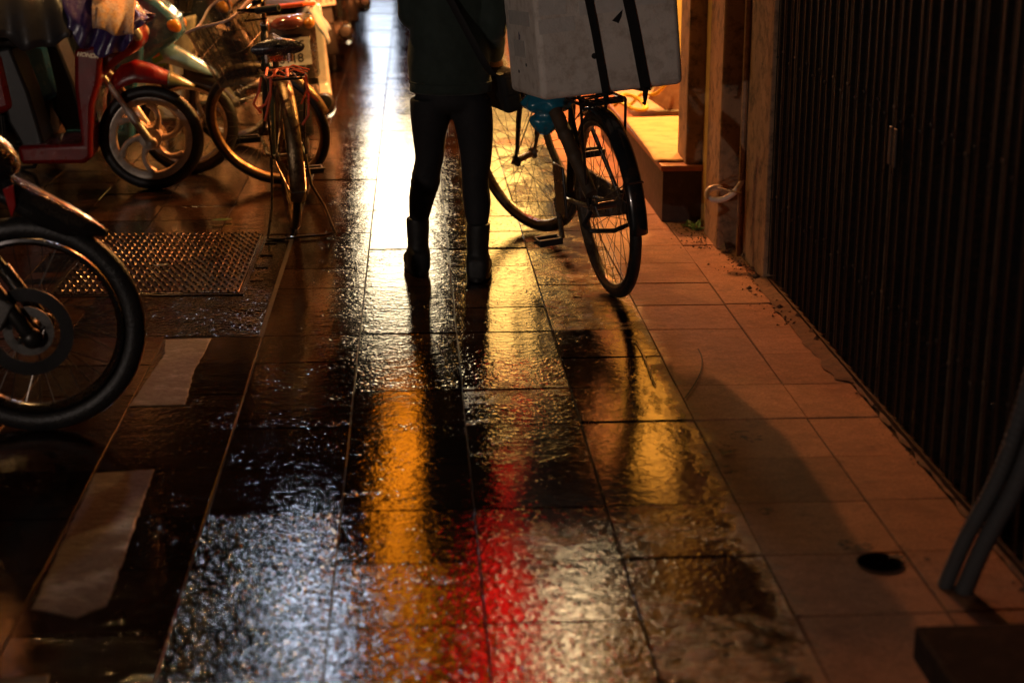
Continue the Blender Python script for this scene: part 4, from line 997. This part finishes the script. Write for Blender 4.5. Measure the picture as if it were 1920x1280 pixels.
# jacket
jk = MB()
def jr(secs, n=40):
    rg = []
    for cx, cy, z, rx, ry in dense(secs, 7):
        ring = []
        for k in range(n):
            a = 2 * math.pi * k / n
            f = 1 + .042 * mnoise.noise(Vector((math.cos(a) * 1.3 + z * 5, math.sin(a) * 1.3 - z * 3, z * 11 + math.cos(a) * 4)))
            ring.append(Vector((cx + rx * f * math.cos(a), cy + ry * f * math.sin(a), z)))
        rg.append(ring)
    return rg
jk.rings(jr([(.010, 0, .722, .152, .114), (.010, 0, .732, .157, .118), (.010, 0, .766, .155, .120), (.006, 0, .780, .156, .122), (.003, 0, .83, .155, .122), (.002, 0, .89, .150, .117), (.006, 0, .96, .142, .108), (.002, 0, 1.05, .146, .108), (.001, .0, 1.14, .155, .108), (.001, 0, 1.20, .150, .094), (0, .002, 1.235, .105, .07), (0, .006, 1.27, .058, .056), (0, .01, 1.30, .056, .056)]))
def sleeve(s_, e_, w_, cuff):
    p = [s_, s_ + (e_ - s_) * .25, s_ + (e_ - s_) * .6, e_, e_ + (w_ - e_) * .3, e_ + (w_ - e_) * .7, w_]
    P = dense([tuple(q) for q in p], 8); rs = dense([(.060,), (.058,), (.052,), (.050,), (.047,), (.043,), (.036,)], 8)
    jk.tube(P, [r[0] * (1 + .05 * math.sin(i * .9) * math.exp(-((i - 26) / 14) ** 2)) for i, r in enumerate(rs)], n=16)
sleeve(sL, eL, wL, 0); sleeve(sR, eR, wR, 0)
jk.build('jacket', jacket_m, person, remesh=.0075)
jb = MB(); jb.rings(oval_rings([(.010, 0, .768, .157, .122), (.010, 0, .764, .159, .124), (.010, 0, .760, .157, .122)], 40), caps=False); jb.build('hem_seam', jacket_m, person)
# boots
for s, cx, cy in ((-1, -.122, .075), (1, .109, -.045)):
    bo_ = MB(); x = cx; rot = R(7 * -s)
    bo_.rings(oval_rings(dense([(x, cy, .07, .046, .050), (x, cy, .12, .042, .046), (x, cy, .17, .045, .048), (x + (0 if s < 0 else .003), cy, .218, .0455, .049), (x + (0 if s < 0 else .004), cy, .226, .0435, .047)], 4), 24))
    n_ = 20; rg = []
    for (yy, z0, z1, hw) in [(-.064, .012, .05, .022), (-.058, .002, .085, .036), (-.03, .0, .115, .045), (.02, .0, .115, .046), (.07, .0, .085, .044), (.12, .0, .062, .046), (.16, .002, .05, .040), (.178, .006, .038, .024)]:
        ring = []
        for k in range(n_):
            a = 2 * math.pi * k / n_; q = (abs(math.cos(a)) ** 4 + abs(math.sin(a)) ** 4) ** -.25
            p = Vector((hw * q * math.cos(a), yy, (z0 + z1) / 2 + (z1 - z0) / 2 * q * math.sin(a))); p = Matrix.Rotation(rot, 3, 'Z') @ p
            ring.append(p + Vector((x, cy, .003)))
        rg.append(ring)
    bo_.rings(rg); bo_.build('boot', boot_m, person, remesh=.0065)
    so = MB(); n_ = 28; top = []
    for z in (.002, .020):
        top.append([Matrix.Rotation(rot, 3, 'Z') @ Vector(((.049 if math.sin(2 * math.pi * k / n_) > 0 else .046) * math.cos(2 * math.pi * k / n_), .057 + .126 * math.sin(2 * math.pi * k / n_), 0)) + Vector((x, cy, z)) for k in range(n_)])
    so.rings(top); so.build('sole', boot_m, person, bevel=.003)
# hair: a smooth cap with a short tail at the nape
hr = MB(); hr.rings(oval_rings(dense([(0, -.048, 1.32, .030, .022), (0, -.030, 1.36, .060, .050), (0, -.010, 1.41, .080, .082), (0, -.004, 1.46, .082, .092), (0, .0, 1.50, .070, .082), (0, .004, 1.528, .04, .048), (0, .004, 1.535, .01, .012)], 4)))
hr.tube([(0, -.075, 1.42), (0, -.12, 1.40), (0, -.125, 1.34), (0, -.11, 1.27)], [.022, .028, .024, .008]); hr.build('hair', hair_m, person, remesh=.008)
# shoulder bag
bag = thing('shoulder_bag', 'black shoulder bag hanging at the hip of the walker', 'bag', (PX, PY, 0))
bm_ = mat('bag_leather', (.008, .007, .007), .8, col2=(.011, .010, .009), bump=.3)
g_ = MB(); Mb = Matrix.Translation((.205, .085, .725)) @ Euler((R(4), R(-14), R(24))).to_matrix().to_4x4()
g_.box((0, 0, 0), (.075, .20, .16)); xf(g_, Mb).build('bag_body', bm_, bag, bevel=.02)
g_ = MB(); g_.box((.004, 0, .03), (.082, .205, .10)); xf(g_, Mb).build('bag_flap', bm_, bag, bevel=.018)
sp = [(.200, .0, .79), (.165, -.085, .80), (.125, -.124, .86), (.060, -.130, .98), (-.005, -.122, 1.10), (-.06, -.100, 1.19), (-.085, -.05, 1.245), (-.085, .03, 1.245), (-.04, .10, 1.18), (.06, .126, 1.02), (.15, .11, .86), (.21, .10, .79)]
rg = []
for i, p in enumerate(dense([tuple(q) for q in sp], 6)): rg.append(Vector(p))
MB().tube(rg, .017, n=10, flat=.28).build('bag_strap', bm_, bag)
# ================================================================ small things on the ground
def flat_patch(name, pts, z, m, kind='structure', jag=.0025, seed=1, step=.02):
    rnd = random.Random(seed); out = []
    for i in range(len(pts)):
        a = Vector(pts[i]); c = Vector(pts[(i + 1) % len(pts)]); n = max(1, int((c - a).length / step)); nr = Vector((-(c - a).y, (c - a).x)).normalized()
        for k in range(n):
            p = a + (c - a) * (k / n); out.append(p + nr * rnd.uniform(-jag, jag) * (0 if k == 0 else 1))
    n = len(out); c0 = sum(out, Vector((0, 0))) / n
    vs = [(p.x, p.y, z - .002) for p in out] + [(c0.x + (p.x - c0.x) * .94, c0.y + (p.y - c0.y) * .985, z) for p in out]
    o = MB().add(vs, [tuple(range(n, 2 * n))] + [(k, (k + 1) % n, (k + 1) % n + n, k + n) for k in range(n)]).build(name, m, None, smooth=False)
    if kind: o['kind'] = kind
    return o
mortar_p = stone_mat('dry_mortar', False, (.022, .013, .008), .42, .6)
flat_patch('mortar_patch', [(-.862, 4.655), (-.834, 5.20), (-.858, 5.37), (-.700, 5.38), (-.712, 5.0), (-.695, 4.66)], .0035, mortar_p, seed=3)
flat_patch('mortar_patch', [(-.846, 3.27), (-.856, 3.9), (-.858, 4.10), (-.706, 4.12), (-.690, 3.55), (-.684, 3.28), (-.74, 3.22)], .0035, mortar_p, seed=4)
flat_patch('mortar_patch', [(-.86, 2.62), (-.87, 2.95), (-.74, 2.97), (-.70, 2.64)], .0035, mortar_p, seed=5)
# drain hole
dh = MB(); dh.lathe([(.047, .003), (.052, .0055), (.054, .004)], c=(1.055, 3.40, 0), axis=(0, 0, 1), n=32, caps=False); o = dh.build('drain_ring', mat('hole_rim', (.012, .010, .008), .9, spec=.05), None); tag(o, 'small round dark drain hole in the paving by the gate', 'drain hole')
MB().lathe([(.001, .0045), (.048, .0045)], c=(0, 0, 0), axis=(0, 0, 1), n=32, caps=False).build('drain_hole', mat('hole_black', (.002, .002, .002), 1.0, spec=0, rvar=0), o, smooth=False, loc=(1.055, 3.40, 0))
# swept grit and rubble along the gate
rub = mat('rubble_mix', (.12, .065, .038), .85, col2=(.05, .03, .02), scale=30, bump=.6)
rnd = random.Random(21); r_ = MB()
for i in range(1500):
    y = rnd.uniform(2.6, 7.1); wallx = 1.365 if y < 6.1 else (1.33 if y < 6.6 else 1.24)
    x = wallx - abs(rnd.gauss(0, .022 + .035 * (y > 5.4))) + .01; s = abs(rnd.gauss(0, .0022)) + .0012
    if rnd.random() < .03: s *= 3
    o_ = len(r_.v); pts = []
    for dx, dy, dz in ((1, 0, 0), (-1, 0, 0), (0, 1, 0), (0, -1, 0), (0, 0, 1), (0, 0, -.6)):
        q = rnd.uniform(.6, 1.4); pts.append((x + dx * s * q, y + dy * s * q * 1.2, .004 + s * .45 + dz * s * q * .8))
    r_.add(pts, [(0, 2, 4), (2, 1, 4), (1, 3, 4), (3, 0, 4), (2, 0, 5), (1, 2, 5), (3, 1, 5), (0, 3, 5)])
o = r_.build('rubble', rub, None, smooth=False); o['kind'] = 'stuff'
sk = MB(); sk.sheet(lambda u, v: (1.375 - (.03 + .045 * (v > .62) + .02 * mnoise.noise(Vector((v * 40, 0, 3)))) * (1 - u), 2.6 + 3.5 * v, .004 + .011 * u * (1 + .6 * mnoise.noise(Vector((v * 60, u * 3, 1))))), 6, 160)
o = sk.build('dirt_fillet', rub, None); tag(o, kind='structure')
# weed at the pillar foot, fallen leaves
wd = thing('weed', 'small green weed growing at the foot of the pillar', 'plant', (1.235, 7.02, 0))
leaf_m = mat('weed_green', (.10, .20, .025), .5, col2=(.06, .12, .015))
lf = MB(); rnd = random.Random(9)
for i in range(26):
    a = rnd.uniform(0, 6.28); L = rnd.uniform(.03, .07); t = rnd.uniform(.3, 1.1); bx, by = rnd.uniform(-.03, .03), rnd.uniform(-.05, .05); w_ = L * .16
    d = Vector((math.cos(a) * math.cos(t), math.sin(a) * math.cos(t), math.sin(t))); sd = Vector((-math.sin(a), math.cos(a), 0)) * w_; p = Vector((bx, by, 0))
    lf.add([p, p + d * L * .5 + sd, p + d * L + Vector((0, 0, -.2 * L)), p + d * L * .5 - sd], [(0, 1, 2, 3)])
lf.build('foliage', leaf_m, wd, smooth=False, solid=.0006)
def leaf(label, loc, rot, L, m):
    l_ = MB(); l_.sheet(lambda u, v: ((u - .5) * L, (v - .5) * L * .42 * math.sin(math.pi * (.06 + .88 * u)) , .006 + .05 * L * abs(v - .5) * 2 + .08 * L * (u - .5) ** 2), 10, 6)
    o = l_.build('leaf', m, None, solid=.0008, loc=loc, rot=(0, 0, R(rot))); tag(o, label, 'leaf')
gl_ = mat('leaf_green', (.10, .17, .015), .4); dl_ = mat('leaf_dark', (.05, .06, .015), .4)
leaf('yellow green leaf lying on the wet paving behind the drain cover', (-.875, 7.28, .004), 10, .09, gl_)
leaf('dark leaf lying on the tread plate of the drain cover', (-1.02, 6.40, .008), 20, .06, dl_)
# broken yellow patch on the paving
def smear_mat():
    m, n, l, b_ = nmat('yellow_smear'); tc = n.new('ShaderNodeTexCoord').outputs['Object']
    b_.inputs['Base Color'].default_value = (.42, .30, .06, 1); b_.inputs['Roughness'].default_value = .55
    a = tex_noise(n, l, tc, 15, 6, .72, (2.2, .8, 1)); l.new(math_(n, l, 'MULTIPLY', ramp(n, l, a, [(.50, (0, 0, 0, 1)), (.60, (1, 1, 1, 1))]), .6), b_.inputs['Alpha']); return m
sm = smear_mat()
flat_patch('yellow_patch', [(.66, 4.16), (.62, 4.45), (.66, 4.62), (.70, 4.80), (.745, 5.1), (.765, 5.05), (.755, 4.75), (.775, 4.45), (.745, 4.15)], .0068, sm, jag=.012, seed=8)
def arc_line(name, pts, r, m):
    o = MB().tube(pts, r, n=5, flat=.25).build(name, m, None); tag(o, kind='structure')
arc_line('scratch', [(.80 + .13 * math.sin(t * .2), 4.62 + .52 * t / 8 , .006) for t in range(0, 9)], .0022, mat('scratch_dark', (.04, .03, .022), .7))
arc_line('scratch', [(.735 + .004 * math.sin(t), 5.25 - .10 * t, .0062) for t in range(0, 6)], .0028, mat('scratch_yellow', (.40, .30, .08), .6))
stn = mat('grease_stain', (.022, .017, .014), .6)
def stain_mat():
    m, n, l, b_ = nmat('stain'); tc = n.new('ShaderNodeTexCoord').outputs['Object']
    b_.inputs['Base Color'].default_value = (.018, .014, .012, 1); b_.inputs['Roughness'].default_value = .5
    a = tex_noise(n, l, tc, 24, 6, .75); l.new(ramp(n, l, a, [(.52, (0, 0, 0, 1)), (.57, (.85, .85, .85, 1))]), b_.inputs['Alpha']); return m
stm = stain_mat()
for i, (x, y, rx, ry) in enumerate(((.83, 4.17, .06, .06), (.92, 4.27, .05, .05), (.80, 4.02, .08, .03), (.86, 3.72, .03, .02), (1.04, 3.50, .06, .05), (1.13, 3.42, .05, .03))):
    flat_patch('grease_stain', [(x + rx * math.cos(a * .524), y + ry * math.sin(a * .524)) for a in range(12)], .0064, stm, jag=.004, seed=30 + i)
